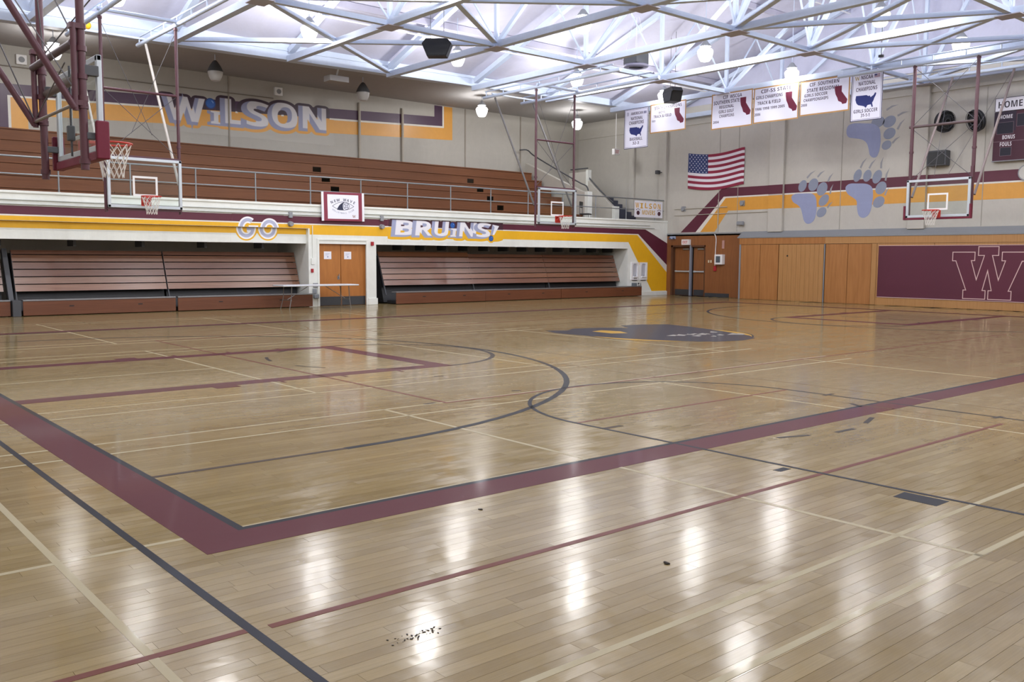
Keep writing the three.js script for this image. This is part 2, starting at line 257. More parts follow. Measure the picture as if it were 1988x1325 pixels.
// ------------------------------------------------------------------ bleacher-side wall (balcony front), measured in the plane z = -21.5, shifted to ZB
const qx = (x) => -2.18 + (x + 2.18) * 0.99247, qy = (y) => 1.613 + (y - 1.613) * 0.99247;
const wallB = struct('wall_bleacher_side'), trimW = struct('trim_6');
{
  const z = ZB, T = 0.3, lo = qy(2.03), mid = qy(2.51), top = qy(3.25), A = qx(11.7), Bq = qx(12.03), C = qx(13.89), D = qx(14.24), E = qx(26.85);
  mesh('balcony_parapet', [bx(XL, XR, mid, top, z - T, z)], M.cream, wallB);
  mesh('parapet_cap', [rbx(XL, XR, top - 0.03, top + 0.04, z - T - 0.03, z + 0.03, 0.01)], M.cream, trimW);
  mesh('fascia', [bx(XL, A, lo, mid, z - T - 0.2, z - 0.14)], M.cream, wallB); mesh('fascia', [bx(A, XR, lo, mid, z - T, z)], M.cream, wallB);
  mesh('column', [bx(A, Bq, 0, lo, z - 3.2, z), bx(A, Bq, lo, mid, z - 3.2, z - T)], M.cream, wallB); mesh('column', [bx(C, D, 0, lo, z - 3.2, z)], M.cream, wallB);
  mesh('column_base', [rbx(C + 0.02, D + 0.03, 0, 0.22, z, z + 0.04, 0.008)], M.cream, trimW);
  mesh('wall_block', [bx(E, XR, 0, lo, z - 3.2, z)], M.cream, wallB); mesh('baseboard_bleacher_side', [rbx(qx(27.44), XR, 0, 0.17, z, z + 0.06, 0.008)], M.cream).userData.kind = 'structure';
  mesh('lintel', [bx(Bq, C, qy(2.16), lo + 0.15, z - T, z - 0.02)], M.cream, wallB);
  mesh('door_casing', [rbx(Bq - 0.03, Bq + 0.05, 0, qy(2.19), z, z + 0.02, 0.006), rbx(C - 0.05, C + 0.02, 0, qy(2.19), z, z + 0.02, 0.006), rbx(Bq - 0.03, C + 0.02, qy(2.14), qy(2.2), z, z + 0.022, 0.006)], M.cream, trimW);
  mesh('recess_back', [bx(XL, A, 0, 2.75, z - 2.4, z - 2.2), bx(D, E, 0, 2.75, z - 2.4, z - 2.2)], painted(0xdcd7cd, 0.7), wallB);
  // conduits along the parapet
  mesh('conduit', [rod([XL, qy(3.05), z + 0.025], [XR - 1.2, qy(3.05), z + 0.025], 0.018, 8), rod([XL, qy(2.94), z + 0.025], [XR - 0.9, qy(2.94), z + 0.025], 0.022, 8)], painted(0xc9cdca, 0.5), trimW);
  // painted stripes
  const S = (pts) => slab(pts.map(([x, y]) => [qx(x), qy(y)]), 0.0022).translate(0, 0, z);
  mesh('maroon_stripe', [S([[-3.6, 2.67], [-3.6, 2.9], [27.95, 2.88], [28.37, 2.72], [29.48, 2.28], [29.48, 1.3], [27.5, 2.67]])], M.maroonPaint, wallB);
  mesh('white_stripe', [S([[-3.6, 2.63], [-3.6, 2.67], [27.5, 2.67], [29.48, 1.3], [29.48, 0.97], [27.44, 2.63]])], M.whiteLine, wallB);
  mesh('yellow_stripe', [S([[-3.6, 2.515], [-3.6, 2.63], [27.44, 2.63], [29.48, 0.97], [29.48, 0.175], [28.45, 0.175], [27.54, 1.43], [26.88, 2.31], [11.75, 2.32], [11.75, 2.515]])], M.yellowPaint, wallB);
  mesh('yellow_stripe', [slab([[XL, qy(2.32)], [XL, mid - 0.004], [A - 0.005, mid - 0.004], [A - 0.005, qy(2.32)]], 0.0022).translate(0, 0, z - 0.14)], M.yellowPaint, wallB);
  // brackets under the balcony deck
  for (let i = 0; i < 20; i++) { const x = i < 8 ? -2.6 + i * 1.85 : 15.6 + (i - 8) * 0.98; if (x > 11.4 && x < 14.6 || x > 26.4) continue; mesh('deck_bracket', [bx(x - 0.04, x + 0.04, 1.86, 2.1, z - 1.25, z - 0.65)], M.greyDark, wallB); }
}
// lettering on the front: words in chiselled capitals, printed flat on the wall
function chisel(g, ch, x, y, w, h, face, side, skew = 0, fam = 'bold 100px sans-serif') {
  g.save(); g.translate(x, y); g.transform(1, 0, -skew, 1, 0, 0); g.font = fam; const m = g.measureText(ch);
  const asc = 73; g.scale(w / (m.actualBoundingBoxRight + m.actualBoundingBoxLeft), h / asc); g.translate(m.actualBoundingBoxLeft, 0);
  const off = document.createElement('canvas'); off.width = 240; off.height = 160; const o = off.getContext('2d');
  o.font = fam; o.lineJoin = 'miter'; o.translate(60, 110); o.fillStyle = side; o.strokeStyle = side; o.lineWidth = 9; o.fillText(ch, 0, 0); o.strokeText(ch, 0, 0);
  o.globalCompositeOperation = 'source-atop'; o.fillStyle = face; o.strokeStyle = face; o.lineWidth = 3; o.fillText(ch, 8, -7); o.strokeText(ch, 8, -7); o.globalCompositeOperation = 'source-over';
  g.drawImage(off, -60, -110); g.restore();
}
function halo(g, ch, x, y, w, h, color, lw, skew) { g.save(); g.translate(x, y); g.transform(1, 0, -skew, 1, 0, 0); g.font = 'bold 100px sans-serif'; const m = g.measureText(ch); g.scale(w / (m.actualBoundingBoxRight + m.actualBoundingBoxLeft), h / 73); g.translate(m.actualBoundingBoxLeft, 0); g.strokeStyle = color; g.fillStyle = color; g.lineWidth = lw; g.lineJoin = 'round'; g.strokeText(ch, 0, 0); g.fillText(ch, 0, 0); g.restore(); }
const CREAM = '#eef1ec', MAR = '#5e2036', YEL = '#f3b91e';
function ball(g, x, y, r) { g.fillStyle = '#2a62b8'; g.beginPath(); g.arc(x, y, r, 0, 7); g.fill(); g.strokeStyle = '#1c4488'; g.lineWidth = r * 0.22; g.stroke(); g.strokeStyle = '#8fb2e6'; g.lineWidth = r * 0.16; g.beginPath(); g.arc(x, y, r * 0.6, -1.2, -0.2); g.stroke(); }
{
  const word = (x0, x1, y0, y1, px, draw, name, zz = ZB + 0.001) => { const w = Math.round((x1 - x0) * px), h = Math.round((y1 - y0) * px); const mt = canvasMat(w, h, (g) => draw(g, (x) => (x - x0) * px, (y) => (y1 - y) * px, px), 0.5); mt.color.setScalar(0.94); mt.bumpMap = bumpTex; mt.bumpScale = 0.001; const geo = new THREE.BoxGeometry(qx(x1) - qx(x0), qy(y1) - qy(y0), 0.005); const m = mesh(name, [geo], mt, wallB); m.position.set((qx(x0) + qx(x1)) / 2, (qy(y0) + qy(y1)) / 2, zz + 0.001); return m; };
  const bands = (g, X, Y, x0, x1) => { g.fillStyle = CREAM; g.fillRect(0, 0, 4000, 4000); g.fillStyle = MAR; g.fillRect(0, Y(2.9), 4000, Y(2.67) - Y(2.9)); g.fillStyle = YEL; g.fillRect(0, Y(2.63), 4000, Y(2.32) - Y(2.63)); };
  // upper half of GO on the parapet, lower half on the set-back fascia
  const drawGO = (g, X, Y, s) => {
    bands(g, X, Y);
    const path = (cx, rx, open) => { g.beginPath(); if (open) { g.ellipse(X(cx), Y(2.48), rx * s, 0.245 * s, 0, -0.95, 0.25, true); g.lineTo(X(cx + rx), Y(2.46)); g.lineTo(X(cx + 0.02), Y(2.46)); } else g.ellipse(X(cx), Y(2.47), rx * s, 0.225 * s, 0, 0, 7); };
    const oval = (cx, rx, open) => { g.lineJoin = 'miter'; for (const [lw, c] of [[0.29, YEL], [0.2, '#fbfbff'], [0.1, '#b9bdd8']]) { g.strokeStyle = c; g.lineWidth = lw * s; g.save(); if (c === YEL) { g.beginPath(); g.rect(0, Y(2.5), 4000, 4000); g.clip(); } path(cx, rx, open); g.stroke(); g.restore(); } };
    oval(9.66, 0.22, true); oval(10.37, 0.215, false);
  };
  word(9.15, 10.85, 2.515, 2.93, 400, drawGO, 'go_lettering'); word(9.15, 10.85, 2.04, 2.505, 400, drawGO, 'go_lettering', ZB - 0.139);
  word(14.7, 19.85, 2.13, 2.93, 360, (g, X, Y, s) => {
    bands(g, X, Y);
    const L = [['B', 14.89, 0.8], ['R', 15.74, 0.78], ['U', 16.55, 0.66], ['I', 17.3, 0.34, 0.3], ['N', 17.68, 0.8], ['S', 18.45, 0.7], ['!', 19.22, 0.38]];
    g.save(); g.beginPath(); g.rect(0, Y(2.64), 4000, 4000); g.clip(); for (const [c, x, w, h = 0.53] of L) halo(g, c, X(x), Y(2.34), w * s, h * s, YEL, 34, 0.12); g.fillStyle = YEL; g.beginPath(); g.arc(X(19.27), Y(2.33), 0.17 * s, 0, 7); g.fill(); g.restore();
    g.save(); g.beginPath(); g.rect(0, 0, 4000, Y(2.66)); g.clip(); for (const [c, x, w, h = 0.53] of L) halo(g, c, X(x), Y(2.34), w * s, h * s, '#44202f', 24, 0.12); g.restore();
    for (const [c, x, w, h = 0.53] of L) if (c !== '!') chisel(g, c, X(x), Y(2.34), w * s, h * s, '#f4f4fc', '#a4abcc', 0.12);
    g.fillStyle = '#f4f4fc'; g.beginPath(); g.moveTo(X(19.33), Y(2.85)); g.lineTo(X(19.66), Y(2.8)); g.lineTo(X(19.42), Y(2.46)); g.lineTo(X(19.24), Y(2.46)); g.fill(); g.fillStyle = '#a4abcc'; g.beginPath(); g.moveTo(X(19.33), Y(2.85)); g.lineTo(X(19.44), Y(2.75)); g.lineTo(X(19.34), Y(2.46)); g.lineTo(X(19.24), Y(2.46)); g.fill();
    ball(g, X(17.47), Y(2.77), 0.1 * s); ball(g, X(19.27), Y(2.33), 0.1 * s);
  }, 'bruins_lettering');
}
// double doors in the bleacher-side wall
{
  const d = struct('door_1'), z = ZB - 0.12, x0 = qx(12.04), x1 = qx(13.89), xm = qx(12.94);
  for (const [a, b, k] of [[x0, xm - 0.004, 0], [xm + 0.004, x1, 1]]) {
    const leaf = mesh('door_leaf', [rbx(a + 0.004, b - 0.004, 0.01, qy(2.13), z - 0.045, z, 0.004)], M.doorWood, d);
    mesh('kick_plate', [rbx(a + 0.02, b - 0.02, 0.015, 0.3, z, z + 0.004, 0.002)], M.kick, leaf);
    if (!k) { mesh('door_handle', [rbx(b - 0.13, b - 0.05, 0.86, 0.98, z, z + 0.012, 0.004), rod([b - 0.09, 0.92, z], [b - 0.09, 0.92, z + 0.05], 0.018), rod([b - 0.09, 0.92, z + 0.05], [b - 0.09, 1.04, z + 0.04], 0.012)], M.metal, leaf); }
  }
  const note = (x, side, l) => { const m = canvasMat(256, 240, (g) => { g.fillStyle = '#e9eaf4'; g.fillRect(0, 0, 256, 240); g.fillStyle = '#9aa0bb'; for (let i = 0; i < 3; i++) g.fillRect(50, 60 + 26 * i, 156 - 30 * i, 7); g.beginPath(); g.arc(132, 168, 24, 0, 7); g.fill(); }); const o = mesh('paper_notice', [new THREE.BoxGeometry(0.27, 0.25, 0.003).translate(x, 1.655, z + 0.003)], m); tag(o, l, 'notice'); };
  note(qx(12.45), 0, 'white paper notice taped to the left leaf of the wooden double door'); note(qx(13.2), 1, 'white paper notice taped to the right leaf of the wooden double door');
}

// ------------------------------------------------------------------ balcony deck, back wall with mural, balcony ceiling
const wallBack = struct('wall_back');
mesh('back_wall_panel', [bx(XL, XR + 0.3, 2.8, 8.4, ZBACK - 0.3, ZBACK)], M.backWall, wallBack);
mesh('balcony_deck', [bx(XL, XR, 2.75, 3.0, ZBACK, ZB - 0.3)], painted(0x8d857a, 0.8), struct('trim_1'));
for (const x of [11.47, 22.23, 25.43]) mesh('wall_joint', [bx(x - 0.025, x + 0.025, 5.2, 8.08, ZBACK, ZBACK + 0.03)], painted(0x9f978c, 0.7), wallBack);
for (const x of [16.87, 18.92]) mesh('pipe', [rod([x, 5.2, ZBACK + 0.06], [x, 7.75, ZBACK + 0.06], 0.055, 10)], painted(0xb9b2a6, 0.6), wallBack);
mesh('pipe', [rod([XL, 7.42, ZBACK + 0.03], [13.2, 7.5, ZBACK + 0.03], 0.018, 8)], painted(0x8f887e, 0.6), wallBack);
{
  const S = (pts, h) => slab(pts, 0.003, h).translate(0, 0, ZBACK), pt = (x) => 6.74 + 0.0415 * x, pb = (x) => 6.4 + 0.0395 * x, yt = pb, yb = (x) => 5.8 + 0.041 * x;
  mesh('purple_stripe', [S([[XL, 5.3], [XL, pt(XL)], [20.58, pt(20.58)], [20.58, 8.07], [21.0, 8.07], [21.0, pb(21)], [4.32, pb(4.32)], [4.32, 5.3]])], M.purplePaint, wallBack);
  mesh('white_stripe', [S([[4.32, 5.3], [4.32, pb(4.32)], [21.0, pb(21)], [21.0, 8.07], [21.08, 8.07], [21.08, pb(21) - 0.07], [4.4, pb(4.4) - 0.06], [4.4, 5.3]])], M.whiteLine, wallBack);
  mesh('ochre_stripe', [S([[4.4, 5.3], [4.4, pb(4.4) - 0.06], [21.08, pb(21) - 0.07], [21.08, 8.07], [21.53, 8.07], [21.53, yb(21.53)], [4.88, yb(4.88)], [4.88, 5.3]])], M.ochrePaint, wallBack);
  const px = 230, x0 = 8.75, x1 = 15.75, y0 = 5.95, y1 = 7.75, w = Math.round((x1 - x0) * px), h = Math.round((y1 - y0) * px);
  const X = (x) => (x - x0) * px, Y = (y) => (y1 - y) * px;
  const mt = canvasMat(w, h, (g) => {
    g.fillStyle = '#b6b2aa'; g.fillRect(0, 0, w, h);
    const poly = (pts, c) => { g.fillStyle = c; g.beginPath(); pts.forEach(([x, y], i) => (i ? g.lineTo(X(x), Y(y)) : g.moveTo(X(x), Y(y)))); g.fill(); };
    const PUR = '#4a2c49', OCH = '#e2a243';
    poly([[8, pt(8)], [16, pt(16)], [16, pb(16)], [8, pb(8)]], PUR); poly([[8, pb(8)], [16, pb(16)], [16, pb(16) - 0.07], [8, pb(8) - 0.07]], '#e9e6de'); poly([[8, pb(8) - 0.06], [16, pb(16) - 0.06], [16, yb(16)], [8, yb(8)]], OCH);
    const L = [['W', 9.12, 1.4, 0.86, 6.27], ['I', 10.72, 0.42, 0.46, 6.31], ['L', 11.22, 0.75, 0.9, 6.34], ['S', 12.0, 0.93, 0.9, 6.35], ['O', 13.02, 1.1, 0.92, 6.4], ['N', 14.3, 1.05, 0.86, 6.46]];
    const split = (x) => pb(x) - 0.02;
    g.save(); g.beginPath(); g.moveTo(0, Y(split(x0))); g.lineTo(w, Y(split(x1))); g.lineTo(w, h); g.lineTo(0, h); g.clip(); for (const [c, x, lw, lh, b] of L) halo(g, c, X(x), Y(b), lw * px, lh * px, OCH, 26, 0); g.restore();
    g.save(); g.beginPath(); g.moveTo(0, Y(split(x0))); g.lineTo(w, Y(split(x1))); g.lineTo(w, 0); g.lineTo(0, 0); g.clip(); for (const [c, x, lw, lh, b] of L) halo(g, c, X(x), Y(b), lw * px, lh * px, '#3b2536', 26, 0); g.restore();
    for (const [c, x, lw, lh, b] of L) chisel(g, c, X(x), Y(b), lw * px, lh * px, '#dcdadf', '#9498b8', 0);
    ball(g, X(10.8), Y(7.04), 0.17 * px);
  }, 0.4); mt.color.setScalar(0.94);
  const m = mesh('mural_lettering', [new THREE.BoxGeometry(x1 - x0, y1 - y0, 0.008)], mt, wallBack); m.position.set((x0 + x1) / 2, (y0 + y1) / 2, ZBACK + 0.003);
}
const ceiling = struct('ceiling'), beams = struct('trim_3');
mesh('balcony_ceiling', [bx(XL, XR + 0.3, YB, YB + 0.2, ZBACK - 0.3, ZB - 0.2)], M.soffit, ceiling);
const beamTilt = 0.0155;
{ // beam along the balcony edge, roof slopes, gables
  const g = planar(new THREE.BoxGeometry(XR - XL + 0.2, 0.62, 0.34)); g.rotateZ(beamTilt); g.translate((XL + XR) / 2, 7.72 + 0.31 - 0.02, ZB - 0.12);
  mesh('eave_beam', [g], M.steel, beams);
  const gl = planar(new THREE.BoxGeometry(XR - XL, 0.06, 0.06)); gl.rotateZ(beamTilt); gl.translate((XL + XR) / 2, 7.99, ZB + 0.06); mesh('beam_flange', [gl], M.steel, beams);
  mesh('eave_beam', [bx(XL, XR, 7.65, 8.1, ZN - 0.2, ZN)], M.steel, beams);
}
const ZR = -7.1, YE = 8.12, SL = 0.345, roofY = (z) => YE + SL * ((ZR - ZB) - Math.abs(z - ZR));
{
  const yR = roofY(ZR);
  for (const s of [-1, 1]) { const ze = s < 0 ? ZB - 0.25 : ZN + 0.25, ye = roofY(ze); const g = slab([[ZR, yR], [ze, ye], [ze, ye + 0.2], [ZR, yR + 0.2]], XR - XL + 0.6).rotateY(-Math.PI / 2).translate(XR + 0.3, 0, 0); mesh('roof_deck', [g], M.roof, ceiling); }
  for (const s of [-1, 1]) for (let k = 0; k < 3; k++) { const z = ZR + s * (2.8 + k * 4.4), y = roofY(z); if (z > ZN || z < ZB) continue; mesh('purlin', [bx(XL, XR, y - 0.2, y - 0.01, z - 0.05, z + 0.05)], M.purlin, ceiling); }
  for (const z of [-18.9, -12.9]) mesh('sprinkler_pipe', [rod([XL, roofY(z) - 0.42, z], [XR, roofY(z) - 0.42, z], 0.03, 8)], M.white, ceiling);
}
// ------------------------------------------------------------------ end wall
const wallE = struct('wall_end'), trimE = struct('trim_4');
{
  mesh('upper_wall', [bx(XR, XR + 0.3, 2.6, 8.12, ZBACK - 0.3, ZN)], M.beige, wallE);
  mesh('gable', [onX(slab([[ZB - 0.3, 8.12], [ZN, 8.12], [ZN, roofY(ZN)], [ZR, roofY(ZR)], [ZB - 0.3, 8.12]], 0.3), XR + 0.3)], M.gable, wallE);
  mesh('lower_wall', [bx(XR, XR + 0.3, 2.2, 2.7, ZB, -17.2), bx(XR, XR + 0.3, 0, 2.2, ZB, -21.06), bx(XR, XR + 0.3, 0, 2.2, -19.18, -17.2)], M.darkWood, wallE);
  mesh('plinth', [rbx(XR - 0.03, XR, 0.0, 0.16, -19.15, -17.9, 0.006)], M.kick, trimE);
  mesh('ledge', [rbx(XR - 0.05, XR, 2.66, 2.72, ZB + 0.02, -17.3, 0.01)], M.capGrey, trimE);
  mesh('wall_band', [bx(XR - 0.05, XR, 7.34, 7.46, ZBACK, ZN)], M.beige, trimE);
  for (const [a, b] of [[-23.55, -23.25], [-21.75, -21.35], [-16.05, -15.4], [-10.35, -9.75], [-4.7, -4.1]]) mesh('pilaster', [rbx(XR - 0.14, XR, 2.7, 8.1, a, b, 0.02)], M.beige, trimE);
  for (const z of [-18.55, -17.6, -13.0, -7.9]) mesh('wall_joint', [bx(XR - 0.012, XR, 2.75, 7.3, z - 0.012, z + 0.012)], painted(0xa9a59c, 0.7), wallE);
  // stripes
  const S = (pts) => onX(slab(pts, 0.003), XR);
  mesh('maroon_stripe', [S([[-20.55, 2.76], [-19.73, 2.76], [-18.3, 4.21], [ZN, 4.17], [ZN, 4.54], [-18.4, 4.56]])], M.maroonPaint, wallE);
  mesh('yellow_stripe', [S([[-19.48, 2.76], [-18.73, 2.76], [-18.06, 3.62], [ZN, 3.62], [ZN, 4.12], [-18.2, 4.15]])], M.ochrePaint, wallE);
  mesh('white_stripe', [S([[-19.73, 2.76], [-19.48, 2.76], [-18.2, 4.15], [ZN, 4.12], [ZN, 4.17], [-18.3, 4.21]])], M.whiteLine, wallE);
  for (const [a, b] of [[-16.05, -15.4], [-10.35, -9.75], [-4.7, -4.1]]) { mesh('maroon_stripe', [onX(slab([[a, 4.19], [b, 4.19], [b, 4.55], [a, 4.55]], 0.003), XR - 0.14)], M.maroonPaint, trimE); mesh('yellow_stripe', [onX(slab([[a, 3.62], [b, 3.62], [b, 4.14], [a, 4.14]], 0.003), XR - 0.14)], M.ochrePaint, trimE); }
  // bear-paw prints painted on the wall
  const smooth = (pts) => new THREE.CatmullRomCurve3(pts.map(([a, b]) => V(a, b, 0)), true).getPoints(60).slice(0, 60).map((p) => [p.x, p.y]);
  const pads = [[[-15.08, 4.06], [-14.95, 4.15], [-14.56, 4.16], [-14.16, 4.12], [-14.02, 3.97], [-13.98, 3.74], [-13.98, 3.43], [-14.06, 3.13], [-14.2, 3.01], [-14.36, 2.99], [-14.49, 3.1], [-14.59, 3.41], [-14.67, 3.61], [-14.8, 3.73], [-15.01, 3.86]],
    [[-12.81, 4.29], [-12.68, 4.41], [-12.32, 4.41], [-11.96, 4.37], [-11.78, 4.25], [-11.72, 4.01], [-11.74, 3.65], [-11.82, 3.32], [-11.95, 3.18], [-12.1, 3.15], [-12.24, 3.24], [-12.32, 3.52], [-12.35, 3.78], [-12.49, 3.9], [-12.72, 4.06]],
    [[-12.86, 6.29], [-12.81, 6.54], [-12.61, 6.61], [-12.18, 6.57], [-11.79, 6.5], [-11.59, 6.34], [-11.53, 6.08], [-11.52, 5.8], [-11.57, 5.48], [-11.66, 5.32], [-11.79, 5.31], [-11.91, 5.42], [-11.96, 5.62], [-12.05, 5.85], [-12.23, 5.99], [-12.55, 6.07], [-12.77, 6.13]]];
  const toes = [[[-14.61, 4.45, 0.15, -0.07, 0.1, 0.21], [-14.15, 4.47, 0.18, -0.09, 0.11, 0.22], [-13.77, 4.29, 0.18, -0.1, 0.13, 0.23], [-13.68, 3.86, 0.15, -0.09, 0.15, 0.2], [-13.76, 3.41, 0.14, -0.1, 0.15, 0.16]], [[-12.35, 4.7, 0.14, -0.05, 0.08, 0.22], [-11.97, 4.67, 0.15, -0.04, 0.06, 0.21], [-11.59, 4.61, 0.15, -0.07, 0.1, 0.23], [-11.43, 4.2, 0.17, -0.09, 0.12, 0.21], [-11.49, 3.7, 0.14, -0.13, 0.17, 0.16]], [[-11.65, 6.56, 0.1, -0.17, 0.23, 0.1], [-11.22, 6.53, 0.13, -0.15, 0.2, 0.14], [-11.2, 6.11, 0.12, -0.15, 0.19, 0.13], [-11.29, 5.71, 0.1, -0.12, 0.15, 0.11]]];
  const claws = [[[-14.43, 4.74, -14.07, 5.01], [-13.98, 4.75, -13.68, 4.98], [-13.54, 4.55, -13.33, 4.86], [-13.43, 4.09, -13.31, 4.45], [-13.52, 3.57, -13.3, 3.79]], [[-12.25, 4.97, -12.01, 5.32], [-11.91, 4.93, -11.66, 5.25], [-11.46, 4.9, -11.39, 5.29], [-11.27, 4.45, -11.14, 4.89], [-11.27, 3.93, -11.13, 4.19]], [[-11.35, 6.95, -10.91, 7.09], [-10.93, 6.7, -10.54, 6.81], [-10.91, 6.23, -10.65, 6.57], [-11.08, 5.76, -10.8, 5.97]]];
  pads.forEach((pd, i) => {
    const g = new THREE.Group(); g.name = numbered('paw_print'); wallE.add(g);
    mesh('paw_pad', [onX(slab(smooth(pd), 0.005), XR)], M.bluePaw, g);
    for (const [cz, cy, az, ay, bz, by] of toes[i]) { const p = []; for (let k = 0; k < 28; k++) { const a = k / 28 * 2 * Math.PI; p.push([cz + az * Math.cos(a) + bz * Math.sin(a), cy + ay * Math.cos(a) + by * Math.sin(a)]); } mesh('paw_toe', [onX(slab(p, 0.0045), XR)], M.greyPaw, g); }
    for (const [z0, y0, z1, y1] of claws[i]) { const dz = z1 - z0, dy = y1 - y0, L = Math.hypot(dz, dy), nz = -dy / L * 0.035, ny = dz / L * 0.035, mz = z0 + dz * 0.5 - dy * 0.08, my = y0 + dy * 0.5 + dz * 0.08; mesh('paw_claw', [onX(slab([[z0 - nz, y0 - ny], [mz - nz * 0.9, my - ny * 0.9], [z1, y1], [mz + nz * 0.9, my + ny * 0.9], [z0 + nz, y0 + ny]], 0.005), XR)], M.claw, g); }
  });
}
{ // wood panel bay that stands forward of the end wall
  const wallE = struct('trim_2');
  const XP = 28.85;
  mesh('panel_return', [bx(XP + 0.02, XR, 0, 2.5, -17.2, -17.16)], M.darkWood, wallE); mesh('panel_return_edge', [bx(XP - 0.01, XP + 0.03, 0, 2.2, -17.19, -17.12)], M.grey, wallE);
  mesh('header_board', [bx(XP, XR, 2.21, 2.5, -17.2, -13.36)], M.panelWood, wallE); mesh('header_board', [bx(XP, XR, 2.21, 2.5, -13.355, ZN)], M.panelWood2, wallE);
  mesh('sloped_cap', [onX(new THREE.BoxGeometry(ZN + 17.3, 0.02, 0.4).rotateX(0.62).translate((ZN - 17.3) / 2, 2.615, -0.16), XR - 0.33)], M.capGrey, wallE);
  mesh('cap_edge', [rbx(XP - 0.02, XP + 0.03, 2.46, 2.52, -17.3, ZN, 0.008)], M.capGrey, wallE);
  const panels = [[-17.12, -16.2, 0], [-16.19, -15.36, 0], [-13.32, -12.42, 1], [-12.41, -11.5, 1]];
  for (const [a, b, k] of panels) mesh('panel', [rbx(XP, XR, 0.0, 2.195, a + 0.004, b - 0.004, 0.006)], M.panelWood, wallE);
  for (let i = 0; i < 10; i++) { const a = -15.33 + i * 0.193; mesh('board', [rbx(XP, XR, 0, 2.195, a + 0.003, a + 0.19, 0.004)], M.panelWood2, wallE); }
  mesh('panel_gap_strip', [bx(XP - 0.006, XP + 0.02, 0, 2.2, -13.38, -13.345)], M.grey, wallE);
  mesh('panel_stile', [rbx(XP - 0.008, XR, 0, 2.2, -11.49, -11.3, 0.006)], M.panelWood2, wallE);
  mesh('base_rail', [rbx(XP, XR, 0, 0.27, -11.295, ZN, 0.005)], M.panelWood2, wallE);
  for (let i = 0; i < 9; i++) mesh('panel', [rbx(XP, XR, 0.275, 2.2, -11.29 + i * 2.05, -11.29 + i * 2.05 + 2.04, 0.004)], M.panelWood2, wallE);
  mesh('knot_hole', [new THREE.CylinderGeometry(0.035, 0.035, 0.012, 14).rotateZ(Math.PI / 2).translate(XP - 0.003, 1.75, -14.95)], M.black, wallE);
  // maroon wall panel with a varsity letter
  const z0 = -11.22, z1 = -3.7, y0 = 0.28, y1 = 2.13;
  const mt = canvasMat(2048, 504, (g, w, h) => {
    const X = (z) => (z - z0) / (z1 - z0) * w, Y = (y) => (y1 - y) / (y1 - y0) * h; g.fillStyle = '#5a2236'; g.fillRect(0, 0, w, h); g.fillStyle = '#d9b9b4'; g.fillRect(0, 0, w, 5); g.fillRect(0, h - 5, w, 5);
    const half = [[-8.6, 1.89], [-7.88, 1.89], [-7.88, 1.61], [-7.99, 1.61], [-7.8, 0.98], [-7.58, 1.78], [-7.77, 1.78], [-7.77, 2.07]];
    const mz = -7.455, R2 = (p) => [2 * mz - p[0], p[1]];
    const low = [[-7.455, 1.28], [-7.6, 0.63], [-7.5, 0.63], [-7.5, 0.345], [-8.21, 0.345], [-8.21, 0.63], [-8.12, 0.63], [-8.49, 1.6], [-8.6, 1.6]];
    const top = half.concat(half.slice().reverse().map(R2));
    g.strokeStyle = '#dcc0ba'; g.lineWidth = 7; g.lineJoin = 'miter'; g.fillStyle = '#5e2238';
    g.beginPath(); top.forEach(([z, y], i) => (i ? g.lineTo(X(z), Y(y)) : g.moveTo(X(z), Y(y)))); const right = low.map(R2).reverse(); right.forEach(([z, y]) => g.lineTo(X(z), Y(y))); low.slice(1).forEach(([z, y]) => g.lineTo(X(z), Y(y))); g.closePath(); g.fill(); g.stroke();
  }, 0.5);
  const wp = tag(mesh('wall_panel_banner', [new THREE.BoxGeometry(z1 - z0, y1 - y0, 0.02)], mt), 'long maroon wall panel with an outlined varsity letter, under the grey ledge', 'wall panel'); wp.rotation.y = -Math.PI / 2; wp.position.set(XP - 0.012, (y0 + y1) / 2, (z0 + z1) / 2);
}
// end doors with steel mullion
{
  const d = struct('door_2'), x = XR + 0.16, A = -21.06, B = -20.03, C = -19.96, D = -19.18;
  mesh('door_frame', [bx(XR - 0.01, XR + 0.2, 0, 2.2, A, A + 0.1), bx(XR - 0.01, XR + 0.2, 0, 2.2, D - 0.05, D), bx(XR - 0.01, XR + 0.2, 2.12, 2.2, A, D)], M.frameWood, d);
  mesh('mullion', [rbx(XR - 0.02, XR + 0.1, 0, 2.2, -20.02, -19.94, 0.01)], std(0x8f9aac, 0.4, { metalness: 0.4 }), d);
  for (const [a, b, c] of [[A + 0.1, -20.03, 0], [-19.93, D - 0.05, 1]]) {
    const leaf = mesh('door_leaf', [rbx(x, x + 0.045, 0.01, 2.11, a + 0.005, b - 0.005, 0.004)], M.darkWood, d);
    mesh('kick_plate', [rbx(x - 0.004, x, 0.02, 0.27, a + 0.03, b - 0.03, 0.002)], M.kick, leaf);
    mesh('push_bar', [rbx(x - 0.09, x - 0.05, 1.03, 1.09, a + 0.06, b - 0.06, 0.01), bx(x - 0.06, x, 1.02, 1.1, a + 0.06, a + 0.12), bx(x - 0.06, x, 1.02, 1.1, b - 0.12, b - 0.06)], M.alu, leaf);
    mesh('door_closer', [rbx(x - 0.07, x, 2.0, 2.07, b - 0.45, b - 0.12, 0.01)], M.metal, leaf);
  }
  mesh('back_panel', [bx(XR + 0.21, XR + 0.3, 0, 2.2, A, D)], M.black, d);
}
